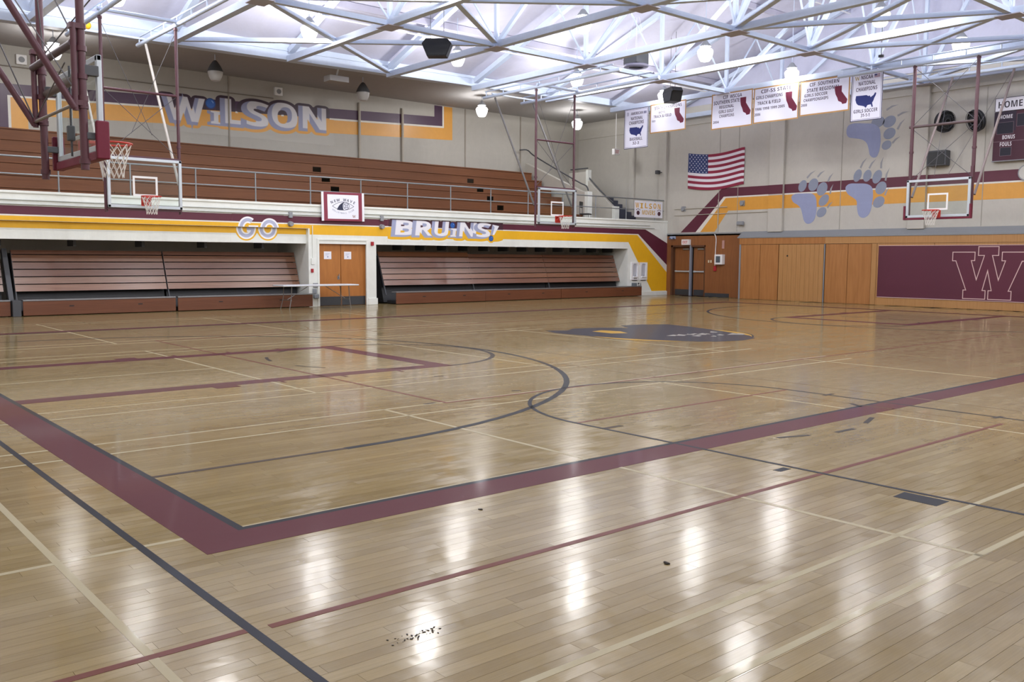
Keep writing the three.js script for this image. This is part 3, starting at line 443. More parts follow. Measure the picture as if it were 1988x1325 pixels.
// far sides of the hall, behind the camera
const wallN = struct('wall_near'); mesh('near_wall_panel', [bx(XL, XR + 0.3, 0, 8.4, ZN, ZN + 0.3)], M.beige, wallN);
const wallL = struct('wall_left'); mesh('left_wall_panel', [bx(XL - 0.3, XL, 0, 8.2, ZBACK - 0.3, ZN + 0.3), slab([[ZB - 0.3, 8.12], [ZN, 8.12], [ZN, roofY(ZN)], [ZR, roofY(ZR)]], 0.3).rotateY(-Math.PI / 2).translate(XL, 0, 0)], M.beige, wallL);

// ------------------------------------------------------------------ roof steel
const TY = 7.7, NODES = [-21.1, -15.5, -9.9, -4.4, 1.2, 6.8], TX = []; for (let k = 0; k <= 8; k++) TX.push(29 - 3.6 * k - (k === 0 ? 0.1 : 0));
const topY = (z) => roofY(z) - 0.26;
const ORD = ['first', 'second', 'third', 'fourth', 'fifth', 'sixth', 'seventh', 'eighth', 'ninth'];
TX.forEach((x, k) => {
  const t = thing('roof_truss', k === 0 ? 'white steel roof truss standing against the gable of the end wall' : k === 1 ? 'white steel roof truss from which the championship banners hang' : `white steel roof truss, ${ORD[k - 1]} one counted from the row of banners`, 'roof truss', [x, TY, ZR], 0, 'roof trusses');
  const L = (z, y) => [0, y - TY, z - ZR];
  mesh('bottom_chord', [bx(-0.1, 0.1, -0.1, -0.085, ZB + 0.1 - ZR, 6.9 - ZR), bx(-0.1, -0.085, -0.085, 0.08, ZB + 0.1 - ZR, 6.9 - ZR), bx(0.085, 0.1, -0.085, 0.08, ZB + 0.1 - ZR, 6.9 - ZR)], M.steel, t);
  for (const s of [0, 1]) mesh('top_chord', [bar(L(s ? ZR : -21.1, topY(s ? ZR : -21.1)), L(s ? 6.8 : ZR, topY(s ? 6.8 : ZR)), 0.18, 0.16)], M.steel, t);
  NODES.forEach((z, i) => {
    if (i > 0 && i < 5) { mesh('vertical', [bx(-0.055, 0.055, 0, topY(z) - TY, z - ZR - 0.055, z - ZR + 0.055)], M.steel, t); mesh('gusset', [bx(-0.24, 0.24, -0.125, -0.102, z - ZR - 0.3, z - ZR + 0.3)], M.purlin, t); }
    const nz = i < 2 ? NODES[i + 1] : i === 2 || i === 3 ? ZR : NODES[i - 1];
    if (i > 0 && i < 5) mesh('diagonal', [bar(L(z, TY), L(nz, topY(nz)), 0.1, 0.12)], M.steel, t);
  });
});
for (let k = 0; k < 8; k++) {
  const x0 = TX[k], x1 = TX[k + 1], xm = (x0 + x1) / 2;
  const t = thing('roof_bracing', k === 0 ? 'white steel struts and sway braces between the end wall truss and the banner truss' : `white steel struts and sway braces, bay ${['', 'next beyond the banner truss towards the hall', 'two trusses in from the banners', 'three trusses in from the banners', 'four trusses in from the banners', 'five trusses in, over the near hoop side', 'six trusses in, above the picture', 'seven trusses in, above the picture'][k]}`, 'bracing', [xm, TY, ZR], 0, 'roof bracing bays');
  for (const z of NODES.slice(1, 5)) {
    const zz = z - ZR, ty = topY(z) - TY;
    mesh('strut', [bx(x1 - xm + 0.1, x0 - xm - 0.1, -0.08, -0.065, zz - 0.075, zz + 0.075), bx(x1 - xm + 0.1, x0 - xm - 0.1, -0.065, 0.07, zz - 0.008, zz + 0.008)], M.steel, t);
    for (const x of [x0, x1]) mesh('sway_brace', [rod([x - xm, 0.05, zz], [0, ty, zz], 0.03, 8)], M.steel, t);
  }
}
const cross = (l, A, B) => { const cx = (A[0] + B[0]) / 2, cz = (A[1] + B[1]) / 2, t = thing('plan_brace', l, 'brace', [cx, TY - 0.03, cz], 0, 'flat cross braces under the roof'); const f = 0.955, a = [(A[0] - cx) * f, 0, (A[1] - cz) * f], b = [(B[0] - cx) * f, 0, (B[1] - cz) * f]; mesh('brace_bar', [bar(a, b, 0.15, 0.02), bar([a[0], 0.06, a[2]], [b[0], 0.06, b[2]], 0.016, 0.12)], M.steel, t); mesh('brace_bar', [bar([a[0], 0.03, b[2]], [b[0], 0.03, a[2]], 0.15, 0.02), bar([a[0], 0.09, b[2]], [b[0], 0.09, a[2]], 0.016, 0.12)], M.steel, t); };
cross('flat white cross brace next to the balcony beam, left half of the roof', [TX[6], NODES[0]], [TX[4], NODES[1]]);
cross('flat white cross brace over mid court, left half of the roof', [TX[6], NODES[1]], [TX[4], NODES[2]]);
for (let k = 0; k < 4; k++) cross(['flat white cross brace beside the end wall, above the far hoop', 'flat white cross brace in the bay beside the banner truss', 'flat white cross brace one bay further from the banners', 'flat white cross brace two bays further from the banners'][k], [TX[k + 1], NODES[2]], [TX[k], NODES[3]]);

// ------------------------------------------------------------------ lamps
function lampLight(p, k = 1) { const l = new THREE.PointLight(LAMP, LAMP_CD * k, 0, 2); l.position.set(p[0], p[1] - 0.13, p[2]); l.castShadow = true; l.shadow.radius = 8; scene.add(l); }
function hung(x, y, z, yTop, label, lit, group, k = 1) {
  const t = thing('pendant_lamp', label, 'lamp', [x, y, z], 0, group);
  mesh('rod', [rod([0, 0.2, 0], [0, yTop - y, 0], 0.012, 8)], M.steel, t);
  mesh('cap', [lathe([[0.03, 0.34], [0.06, 0.32], [0.1, 0.26], [0.15, 0.2], [0.17, 0.16], [0.165, 0.15], [0.02, 0.17]])], M.grey, t);
  mesh('bowl', [lathe([[0.1, 0.13], [0.19, 0.08], [0.235, 0.03], [0.24, 0.0], [0.232, -0.06], [0.21, -0.14], [0.175, -0.22], [0.14, -0.275], [0.1, -0.29], [0.001, -0.292]])], lit ? M.lampGlass : M.offGlass, t);
  if (!lit) mesh('shade', [lathe([[0.04, 0.36], [0.09, 0.31], [0.17, 0.19], [0.235, 0.06], [0.25, 0.0], [0.242, 0.0], [0.22, 0.05]])], M.greyDark, t);
  if (lit) lampLight([x, y, z], k);
  return t;
}
const LX = [25.25, 20.55, 15.3, 10.15, 5.0, -0.2], LZ = [-18.3, -12.7, -7.1, -1.5, 4.1];
const colN = ['nearest the end wall', 'second from the end wall', 'third from the end wall', 'fourth from the end wall', 'fifth from the end wall', 'last'];
LZ.forEach((z, j) => LX.forEach((x, i) => {
  const s = V(x, 7.7, z).project(camera), seen = s.z < 1 && Math.abs(s.x) < 1 && Math.abs(s.y) < 1;
  hung(x, 7.92, z, roofY(z) - 0.05, seen ? `lit bowl lamp in the row ${['beside the balcony beam', 'second from balcony', 'third from balcony'][j]}, ${colN[i]}` : `lit bowl lamp outside the picture, ${['first', 'second', 'third', 'fourth', 'fifth'][j]} row from the balcony, ${ORD[i]} from the end wall`, true, 'bowl lamps over the court');
}));
[[4.95, 1, 'lit bowl lamp under the balcony ceiling behind the near hoop masts'], [9.75, 0, 'unlit bowl lamp under the balcony ceiling above the large wall lettering'], [15.25, 0, 'unlit bowl lamp under the balcony ceiling right of the large lettering'], [20.75, 1, 'lit bowl lamp under the balcony ceiling right of the painted ochre corner'], [26.1, 1, 'lit bowl lamp under the balcony ceiling beside the right wall hoop mast']].forEach(([x, lit, l]) => { const t = hung(x, 7.55, -23.95, YB, l, !!lit, 'bowl lamps under the balcony ceiling', 0.35); });

// ------------------------------------------------------------------ basketball hoops; local z points from the board to the court
function netGeo(r, dy, dz) {
  const g = [], n = 12, rows = 5, pt = (i, j) => { const a = (i + (j % 2 ? 0.5 : 0)) / n * 2 * Math.PI, q = j / rows, rr = r * (1 - 0.52 * Math.pow(q, 0.8) + (j === rows ? 0.06 : 0)); return [rr * Math.cos(a), dy - 0.42 * q, dz + rr * Math.sin(a)]; };
  for (let j = 0; j < rows; j++) for (let i = 0; i < n; i++) { g.push(rod(pt(i, j), pt(i, j + 1), 0.005, 4)); g.push(rod(pt(i, j), pt(i + (j % 2 ? 1 : -1), j + 1), 0.005, 4)); }
  return g;
}
function board(t, yb, yt, hw, rimY, o = {}) {
  mesh('glass', [new THREE.PlaneGeometry(2 * hw - 0.06, yt - yb - 0.06).translate(0, (yb + yt) / 2, -0.02)], M.glass, t);
  const f = 0.075; mesh('frame', [rbx(-hw, hw, yb, yb + f, -0.04, 0.02, 0.012), rbx(-hw, hw, yt - f, yt, -0.04, 0.02, 0.012), rbx(-hw, -hw + f, yb, yt, -0.04, 0.02, 0.012), rbx(hw - f, hw, yb, yt, -0.04, 0.02, 0.012)], M.alu, t);
  const ty = rimY + 0.02, th = 0.44; mesh('target_square', [bx(-0.3, 0.3, ty, ty + 0.05, -0.016, -0.012), bx(-0.3, 0.3, ty + th, ty + th + 0.05, -0.016, -0.012), bx(-0.3, -0.25, ty + 0.05, ty + th, -0.016, -0.012), bx(0.25, 0.3, ty + 0.05, ty + th, -0.016, -0.012)], M.white, t);
  if (o.pad) mesh('edge_pad', [rbx(-hw - 0.03, hw + 0.03, yb - 0.06, yb - 0.002, -0.05, 0.03, 0.012), ...[-1, 1].map((s) => rbx(s * (hw + 0.06), s * (hw + 0.002), yb - 0.06, yb + 0.36, -0.06, 0.05, 0.012))], M.maroonPad, t);
  const r = 0.229, rim = mesh('rim', [planar(new THREE.TorusGeometry(r, 0.012, 8, 40).rotateX(Math.PI / 2).translate(0, rimY, 0.15 + r + 0.02)), rbx(-0.12, 0.12, rimY - 0.22, rimY + 0.01, 0.005, 0.03, 0.006), rbx(-0.09, 0.09, rimY - 0.03, rimY + 0.006, 0.02, 0.18, 0.008), bar([-0.1, rimY - 0.18, 0.03], [-0.07, rimY - 0.02, 0.19], 0.012, 0.03), bar([0.1, rimY - 0.18, 0.03], [0.07, rimY - 0.02, 0.19], 0.012, 0.03)], M.orange, t);
  mesh('net', netGeo(r - 0.005, rimY - 0.015, 0.15 + r + 0.02), M.net, rim);
}
function railPair(t, axis, at, from, to, y, mat = M.steel) {     // pipe with a thin upper rail on short posts
  for (const a of at) {
    const P = (s, yy) => (axis === 'z' ? [a, yy, s] : [s, yy, a]), g = [rod(P(from, y), P(to, y), 0.055, 12), rod(P(from + 0.1, y + 0.2), P(to - 0.3, y + 0.2), 0.022, 8)];
    for (let s = from + 0.15; s < to; s += 0.95) g.push(rod(P(s, y), P(s, y + 0.2), 0.018, 6));
    mesh('rail', g, mat, t);
  }
}
function clampAt(x, y, z, r = 0.055) { return [planar(new THREE.CylinderGeometry(r, r, 0.06, 14).translate(x, y, z))]; }
function wallHoop(x, label, brace) {
  const t = thing('basketball_hoop', label, 'basketball hoop', [x, 0, -18]); board(t, 2.77, 4.0, 0.9, 3.05);
  for (const s of [-1, 1]) mesh('mast', [rod([s * 0.9, 2.66, -0.14], [s * 0.9, 7.3, -0.14], 0.04, 12), ...clampAt(s * 0.9, 4.35, -0.14), ...clampAt(s * 0.9, 7.26, -0.14)], M.maroonSteel, t);
  mesh('cross_bar', [rod([-0.9, 5.62, -0.14], [0.9, 5.62, -0.14], 0.032, 10)], M.maroonSteel, t);
  mesh('board_carrier', [bx(-0.9, 0.9, 4.0, 4.05, -0.12, -0.05), bx(-0.9, 0.9, 2.72, 2.77, -0.12, -0.05)], M.maroonSteel, t);
  for (const s of [-1, 1]) mesh('brace', [rod([s * 0.9, 7.28, -2.35], [s * 0.9, 3.4, -0.2], 0.034, 10)], brace, t);
  railPair(t, 'z', [-0.9, 0.9], -3.0, 3.7, 7.36); mesh('cross_rail', [rod([-1.0, 7.42, 0], [1.1, 7.42, 0], 0.045, 12)], M.steel, t); mesh('cross_rail', [rod([-1.0, 7.42, -2.4], [1.0, 7.42, -2.4], 0.03, 12)], M.steel, t);
  const c = []; for (const s of [-1, 1]) { c.push(rod([s * 0.9, 5.62, -0.14], [-s * 0.9, 4.05, -0.14], 0.008, 5)); c.push(rod([s * 0.9, 7.2, -0.14], [-s * 0.25, 4.6, -0.16], 0.007, 5)); }
  mesh('cable', c, M.cable, t);
  mesh('pulley', [planar(new THREE.CylinderGeometry(0.09, 0.09, 0.06, 16).rotateX(Math.PI / 2).translate(0.35, 8.0, 0.9)), rod([0.35, 8.0, 0.9], [0.35, roofY(-17.1) - 0.02, 0.9], 0.012)], M.greyDark, t);
  return t;
}
wallHoop(5.46, 'glass basketball hoop on maroon masts in front of the left lower bleachers', std(0xb9b3ac, 0.5));
wallHoop(19.4, 'glass basketball hoop on maroon masts in front of the right lower bleachers', std(0x5d5a58, 0.5));
{ // hoop at the end wall, faces the camera side
  const t = thing('basketball_hoop', 'glass basketball hoop with maroon edge pads before the end wall', 'basketball hoop', [24.5, 0, -7.22], -Math.PI / 2); board(t, 2.87, 3.99, 0.93, 3.06, { pad: true });
  for (const s of [-1, 1]) mesh('mast', [rod([s * 0.91, 3.9, -0.14], [s * 0.91, 7.4, -0.14], 0.05, 12), ...clampAt(s * 0.91, 4.82, -0.14, 0.065), ...clampAt(s * 0.91, 7.32, -0.14, 0.06)], M.maroonSteel, t);
  mesh('board_carrier', [rbx(-0.95, -0.87, 2.85, 3.95, -0.16, -0.06, 0.01), rbx(0.87, 0.95, 2.85, 4.3, -0.16, -0.06, 0.01), bx(-0.9, 0.9, 2.82, 2.88, -0.14, -0.06)], M.maroonSteel, t);
  mesh('cross_bar', [rod([-1.0, 5.57, -0.14], [0.93, 5.57, -0.14], 0.04, 10)], std(0x5a4a4c, 0.5), t);
  for (const s of [-1, 1]) mesh('brace', [rod([s * 0.91, 7.33, -2.6], [s * 0.91, 3.5, -0.3], 0.036, 10)], std(0x8a7d7b, 0.5), t);
  railPair(t, 'x', [-0.14, -2.6], -3.4, 3.9, 7.4);
  const c = []; for (const s of [-1, 1]) { c.push(rod([s * 0.9, 5.5, -0.14], [-s * 0.9, 4.0, -0.16], 0.008, 5)); c.push(rod([s * 0.9, 7.3, -0.14], [-s * 0.9, 5.6, -0.16], 0.008, 5)); c.push(rod([s * 0.9, 7.2, -2.4], [s * 0.2, 4.1, -0.16], 0.006, 5)); } mesh('cable', c, M.cable, t);
  mesh('pulley', [planar(new THREE.CylinderGeometry(0.08, 0.08, 0.06, 16).translate(-1.6, 7.65, 0.6)), rod([-1.6, 7.65, 0.6], [-1.6, roofY(-8.82) - 0.02, 0.6], 0.012)], M.greyDark, t);
}
{ // near hoop, seen from behind at the upper left
  const t = thing('basketball_hoop', 'basketball hoop at the near baseline, seen from behind its maroon masts', 'basketball hoop', [1.15, 0, -7.4], Math.PI / 2); board(t, 2.86, 3.98, 0.94, 3.06);
  mesh('edge_pad', [rbx(-0.97, 0.97, 2.75, 2.858, -0.06, 0.04, 0.015), ...[-1, 1].map((s) => rbx(s * 0.95, s * 1.03, 2.75, 3.2, -0.09, 0.06, 0.02))], M.maroonPad, t);
  for (const s of [-1, 1]) {
    mesh('mast', [rod([s * 0.92, 2.62, -0.2], [s * 0.92, 8.0, -0.2], 0.048, 14), ...[2.72, 3.36, 3.45, 3.7, 4.02, 4.28].flatMap((y) => clampAt(s * 0.92, y, -0.2, 0.062))], M.maroonSteel, t);
    mesh('sleeve_post', [rod([s * 0.95, 3.3, -0.29], [s * 0.95, 4.3, -0.29], 0.035, 12), bx(s * 0.92 - 0.06, s * 0.92 + 0.06, 4.24, 4.3, -0.33, -0.16), bx(s * 0.92 - 0.06, s * 0.92 + 0.06, 3.36, 3.42, -0.33, -0.16)], M.maroonSteel, t);
    mesh('brace', [rod([s * 0.95, 3.33, -0.3], [s * 0.95, 7.6, -2.86], 0.042, 12)], M.maroonSteel, t);
    for (const [a, b] of [[3.72, 3.84], [2.98, 3.06]]) mesh('bracket', [rbx(s * 0.92 - 0.04, s * 0.92 + 0.04, a, b, -0.2, -0.02, 0.008)], M.greyDark, t);
  }
  mesh('cross_bar', [rod([-0.95, 4.07, -0.3], [0.95, 4.07, -0.3], 0.045, 12)], std(0x53424a, 0.5), t); mesh('cross_bar', [rod([-0.92, 3.74, -0.16], [0.92, 3.74, -0.16], 0.05, 12)], std(0x655a58, 0.5), t);
  mesh('cross_bar', [rod([-0.95, 3.37, -0.3], [0.95, 3.37, -0.3], 0.02, 10)], std(0x77706a, 0.5), t);
  mesh('winch', [rbx(-0.035, 0.035, 3.05, 3.24, -0.15, -0.06, 0.015), rod([0, 2.86, -0.1], [0, 3.98, -0.1], 0.014, 8)], M.greyDark, t);
  const c = [rod([0.9, 3.4, -0.32], [0.9, 7.4, -1.9], 0.009, 6), rod([-0.9, 3.5, -0.25], [0.4, 5.1, -0.8], 0.009, 6), rod([0.35, 4.1, -0.3], [-0.1, 6.8, -0.6], 0.009, 6), rod([-0.85, 4.25, -0.3], [0.6, 6.6, -0.9], 0.009, 6), rod([0.7, 4.1, -0.3], [-1.0, 5.4, 0.5], 0.009, 6), rod([0.9, 3.4, -0.3], [-0.6, 3.9, -0.3], 0.008, 6)]; mesh('cable', c, M.cable, t);
  mesh('rail', [rod([-0.92, 8.0, -3.3], [-0.92, 8.0, 2.2], 0.06, 12)], M.steel, t); mesh('rail', [rod([0.92, 8.0, -3.3], [0.92, 8.0, 2.2], 0.06, 12)], M.steel, t);
}
{ const b = mesh('ball', [planar(new THREE.SphereGeometry(0.1, 24, 16))], std(0xe8b51c, 0.6)); b.position.set(4.93, 7.57, -20.5); tag(b, 'small yellow ball stuck up on the hoop rails by the balcony beam', 'ball'); }

// ------------------------------------------------------------------ upper bleachers, railing, stair
{
  const t = thing('bleacher_bank', 'long brown wooden bleachers rising on the balcony behind the railing', 'bleachers', [0, 0, ZB]);
  const X1 = 25.2, L = 9.7, AISLES = [14.06, 21.2];
  for (let k = 0; k < 6; k++) {
    const y = 5.44 - 0.395 * k, z = -25.93 + 0.66 * k - ZB, xe = X1 + (k % 2) * 0.02;
    for (let a = XL; a < xe - 0.01; a += L) {
      const b = Math.min(a + L, xe), m = M.bench[Math.floor(rnd() * 4)];
      const cut = k > 0 && k < 5 ? AISLES.filter((x) => x > a && x < b) : [], edges = [a + 0.001, ...cut.flatMap((x) => [x - 0.17, x + 0.17]), b - 0.001];
      const g = []; for (let e = 0; e < edges.length; e += 2) g.push(bx(edges[e], edges[e + 1], y - 0.4, y - 0.05, z - 0.025, z));
      for (const x of cut) g.push(bx(x - 0.17, x + 0.17, y - 0.145, y - 0.05, z - 0.025, z), bx(x - 0.17, x + 0.17, y - 0.4, y - 0.345, z - 0.025, z));   // step holes cut through the board
      mesh('riser_board', g, m, t);
      mesh('seat_board', [rbx(a + 0.003, b - 0.003, y - 0.045, y, z - 0.66, z + 0.03, 0.008)], m, t);
    }
  }
  mesh('end_panel', [onX(slab([[-25.93 - 0.66 - ZB, 3], ...[0, 1, 2, 3, 4, 5, 6].flatMap((k) => { const y = 5.39 - 0.395 * (6 - k), z = -25.93 + 0.66 * (6 - k) - ZB - 0.03; return k === 0 ? [[z, 3], [z, y]] : [[z, y - 0.395], [z, y]]; }), [-25.93 - 0.66 - ZB, 5.39]], 0.03), X1 - 0.02)], M.bench[2], t);
}
{
  const t = thing('balcony_railing', 'grey pipe railing along the top of the balcony front', 'railing', [0, qy(3.25), ZB - 0.08]), H = 0.93;
  mesh('top_rail', [rod([XL, H, 0], [XR - 0.2, H, 0], 0.026, 10)], M.rail, t); mesh('mid_rail', [rod([XL, H * 0.51, 0], [XR - 0.2, H * 0.51, 0], 0.02, 10)], M.rail, t);
  for (let x = qx(8.1) - 1.855 * 6; x < XR - 0.1; x += 1.855) mesh('post', [rod([x, 0, 0], [x, H, 0], 0.022, 10), planar(new THREE.CylinderGeometry(0.045, 0.045, 0.02, 14).translate(x, 0.045, 0))], M.rail, t);
}
{
  const t = thing('balcony_stair', 'plastered balcony stair with white end posts, going up beside the end wall', 'stair', [25.4, 3, -22.7]);
  const P = (x0, x1, pts) => slab(pts, x1 - x0).rotateY(-Math.PI / 2).translate(x1, 0, 0);
  mesh('parapet', [P(0, 0.22, [[0.0, 0], [0.0, 1.42], [-0.3, 1.5], [-3.9, 2.95], [-3.9, 0]])], M.beige, t); mesh('end_post', [rbx(-0.02, 0.25, 0, 1.45, 0, 0.2, 0.01)], M.cream, t);
  mesh('parapet', [P(1.55, 1.75, [[0.15, 0], [0.15, 0.85], [-1.45, 2.15], [-1.45, 2.5], [-2.6, 2.5], [-2.6, 0]])], M.beige, t); mesh('end_post', [rbx(1.53, 1.8, 0, 0.88, 0.15, 0.34, 0.01)], M.cream, t); mesh('end_post', [rbx(1.53, 1.77, 1.85, 2.58, -1.5, -1.38, 0.01)], M.cream, t);
  for (let i = 0; i < 9; i++) mesh('step', [bx(0.22, 1.55, 0, 0.17 * (i + 1), -0.42 * (i + 1), -0.42 * i)], M.beige, t);
  for (let i = 0; i < 8; i++) mesh('step', [bx(1.8, 3.6, 0, 0.185 * (i + 1), -0.28 * (i + 1) + 0.25, -0.28 * i + 0.25)], std(0x4a4c5a, 0.7), t);
  mesh('handrail', [tube([[0.1, 1.5, 0.1], [0.1, 1.68, 0.0], [0.1, 1.85, -0.4], [0.1, 3.3, -3.5], [0.1, 3.55, -3.9], [-0.3, 3.52, -3.95]], 0.03, 40)], M.greyDark, t); mesh('handrail', [tube([[1.65, 1.05, 0.1], [1.65, 1.55, -0.6], [1.65, 2.35, -1.55]], 0.03, 20), rod([1.65, 2.66, -1.5], [1.65, 2.66, -2.6], 0.03)], M.greyDark, t);
}
{
  const t = thing('chair', 'dark chair with rounded back standing behind the balcony railing', 'chair', [24.75, 3.0, -22.25], 0.5);
  mesh('backrest', [rbx(-0.21, 0.21, 0.72, 0.98, -0.03, 0.01, 0.018)], M.black, t); mesh('seat', [rbx(-0.22, 0.22, 0.43, 0.48, -0.02, 0.4, 0.02)], M.black, t);
  for (const [x, z] of [[-0.19, 0], [0.19, 0], [-0.19, 0.37], [0.19, 0.37]]) mesh('leg', [rod([x, 0, z], [x, z ? 0.43 : 0.8, z ? z : -0.01], 0.012)], M.greyDark, t);
}
// ------------------------------------------------------------------ lower bleachers, folded shut
function foldedBleacher(x0, x1, kx1, zf, label, extra) {
  const t = thing('folded_bleacher', label, 'bleachers', [x0, 0, zf]), L = x1 - x0, lean = 0.42 / 1.1;
  const face = (y0, y1, m, s = 0) => { const za = -0.72 - (y0 - 0.62) * lean, zb = -0.72 - (y1 - 0.62) * lean; return slab([[za, y0], [zb, y1], [zb - 0.05, y1], [za - 0.05, y0]], L - 0.02).rotateY(-Math.PI / 2).translate(L - 0.01, 0, 0); };
  for (let i = 0; i < 5 + (extra ? 0 : 0); i++) mesh('seat_board', [face(0.62 + 0.2 * i + 0.013, 0.62 + 0.2 * (i + 1) - 0.013)], M.closed[(i + Math.floor(x0)) & 3], t);
  mesh('top_board', [face(1.63, extra ? 1.8 : 1.74)], extra ? M.bench[0] : M.closed[2], t);
  mesh('back_frame', [slab([[-0.8, 0.05], [-1.28, 1.66], [-1.6, 1.66], [-1.6, 0.05]], L - 0.04).rotateY(-Math.PI / 2).translate(L - 0.02, 0, 0)], M.black, t);
  mesh('end_rail', [bar([0.02, 0.3, -0.66], [0.02, 1.72, -1.19], 0.03, 0.06)], M.greyDark, t);
  mesh('foot_rail', [rbx(0.02, kx1 - x0, 0.4, 0.435, -0.3, 0.01, 0.006)], M.metal, t);
  const kl = kx1 - x0, n = Math.max(1, Math.round(kl / 4.2)); for (let i = 0; i < n; i++) { const k = mesh('kick_board', [rbx(0.02 + kl * i / n, kl * (i + 1) / n - 0.004, 0.02, 0.395, -0.03, 0, 0.006)], M.kickWood, t); for (const q of [0.3, 0.75]) mesh('pull_slot', [rbx(kl * (i + q) / n - 0.06, kl * (i + q) / n + 0.06, 0.235, 0.262, -0.001, 0.003, 0.001)], M.black, k); }
  mesh('wheel_frame', [bx(0.1, kl - 0.1, 0.02, 0.12, -0.7, -0.1)], M.black, t);
}
foldedBleacher(-3.2, 3.0, 3.0, ZB + 0.12, 'folded brown bleacher at the far left edge of the recess');
foldedBleacher(3.26, 7.28, 7.26, ZB + 0.16, 'folded brown bleacher with tan boards, behind the left wall hoop'); foldedBleacher(7.3, 11.58, 11.64, ZB + 0.16, 'folded brown bleacher beside the double door, its boards shiny');
foldedBleacher(14.6, 18.55, 18.5, ZB + 0.45, 'folded brown bleacher right of the double door, with a taller top board', true); foldedBleacher(18.55, 22.4, 22.4, ZB + 0.36, 'folded brown bleacher in the middle of the right recess'); foldedBleacher(22.42, 26.6, 27.2, ZB + 0.33, 'folded brown bleacher at the right end, next to the drinking fountains');
{ const t = thing('end_post', 'slanted dark steel post between the two left folded bleachers', 'post', [3.13, 0, ZB - 0.3]); mesh('upright', [bar([0, 0.1, -0.05], [-0.02, 1.75, -0.75], 0.12, 0.16)], M.greyDark, t); mesh('foot', [rbx(-0.1, 0.1, 0, 0.42, -0.1, 0.5, 0.01)], M.greyDark, t); }
// ------------------------------------------------------------------ folding table
{
  const t = thing('folding_table', 'long white folding table in front of the double door', 'table', [11.35, 0, -20.33]), hw = 1.3, hd = 0.37;
  mesh('tabletop', [rbx(-hw, hw, 0.7, 0.745, -hd, hd, 0.02)], std(0xd5d9e0, 0.45), t);
  for (const s of [-1, 1]) { for (const d of [-1, 1]) mesh('leg', [tube([[s * 0.98, 0.69, d * 0.27], [s * 1.0, 0.36, d * 0.27], [s * 1.08 - (s > 0 ? 0.05 : 0), 0.0, d * 0.3]], 0.014, 16, 8)], std(0x7d7a78, 0.45, { metalness: 0.5 }), t); mesh('leg_brace', [rod([s * 0.99, 0.28, -0.27], [s * 0.99, 0.28, 0.27], 0.011), rod([s * 0.99, 0.3, 0], [s * 0.3, 0.69, 0], 0.01)], M.metal, t); }
}
// ------------------------------------------------------------------ cloth banners and flag
function cloth(name, w, h, mat, label, cat, pos, rotY, amp = 0.02, freq = 3, o = {}) {
  const g = new THREE.BoxGeometry(w, h, 0.006, 24, 14, 1), p = g.attributes.position;
  for (let i = 0; i < p.count; i++) { const x = p.getX(i) / w + 0.5, y = p.getY(i) / h + 0.5; p.setZ(i, p.getZ(i) + amp * Math.sin(freq * Math.PI * x + 1.3 * y) * (0.35 + 0.65 * (1 - y)) + amp * 0.5 * Math.sin(7 * x + 5 * y)); if (o.shear) p.setY(i, p.getY(i) + o.shear(x, y)); }
  g.computeVertexNormals(); const m = mesh(name, g, mat); m.position.set(...pos); m.rotation.y = rotY; tag(m, label, cat, o.group); return m;
}
const CA = [[0.0, 0], [0.55, 0], [0.55, 0.32], [1.0, 0.78], [0.97, 0.88], [0.92, 0.98], [0.62, 1.0], [0.55, 0.9], [0.3, 0.8], [0.22, 0.62], [0.08, 0.42], [0.02, 0.2]];
const US = [[0.02, 0.1], [0.3, 0.12], [0.52, 0.12], [0.6, 0.2], [0.68, 0.18], [0.72, 0.3], [0.86, 0.18], [0.93, 0.02], [0.99, 0.06], [0.97, 0.2], [0.9, 0.38], [0.86, 0.55], [0.8, 0.68], [0.84, 0.95], [0.78, 0.96], [0.74, 0.78], [0.58, 0.8], [0.5, 0.98], [0.42, 0.86], [0.34, 0.82], [0.14, 0.74], [0.05, 0.6], [0.0, 0.36]];
const poly = (g, pts, x, y, w, h, c) => { g.fillStyle = c; g.beginPath(); pts.forEach(([a, b], i) => (i ? g.lineTo(x + a * w, y + b * h) : g.moveTo(x + a * w, y + b * h))); g.fill(); };
function champ(z0, z1, y0, y1, label, lines, map, border) {
  const S = 380, w = Math.round((z1 - z0) * S), h = Math.round((y1 - y0) * S);
  const mt = canvasMat(w, h, (g) => {
    g.fillStyle = '#e6e6f6'; g.fillRect(0, 0, w, h);
    if (border === 'navy') { g.strokeStyle = '#32304a'; g.lineWidth = 9; g.strokeRect(5, 5, w - 10, h - 10); g.lineWidth = 4; g.strokeRect(22, 20, w - 44, h - 40); } else { g.strokeStyle = '#b58a55'; g.lineWidth = 22; g.strokeRect(6, 6, w - 12, h - 12); }
    g.fillStyle = '#3f3248'; for (const [s, x, y, lw, lh] of lines) fitText(g, s, x * w, y * h, lw * w, lh * h, 'bold', 'sans-serif');
    if (map[0] === 'ca') poly(g, CA, map[1] * w, map[2] * h, map[3] * w, map[4] * h, '#6b1c38'); else poly(g, US, map[1] * w, map[2] * h, map[3] * w, map[4] * h, '#27306f');
    if (map[5]) map[5](g, w, h);
  }, 0.8);
  const o = cloth('championship_banner', z1 - z0, y1 - y0, mt, label, 'banner', [25.26, (y0 + y1) / 2, (z0 + z1) / 2], -Math.PI / 2, 0.015, 2, { group: 'championship banners under the truss' });
}
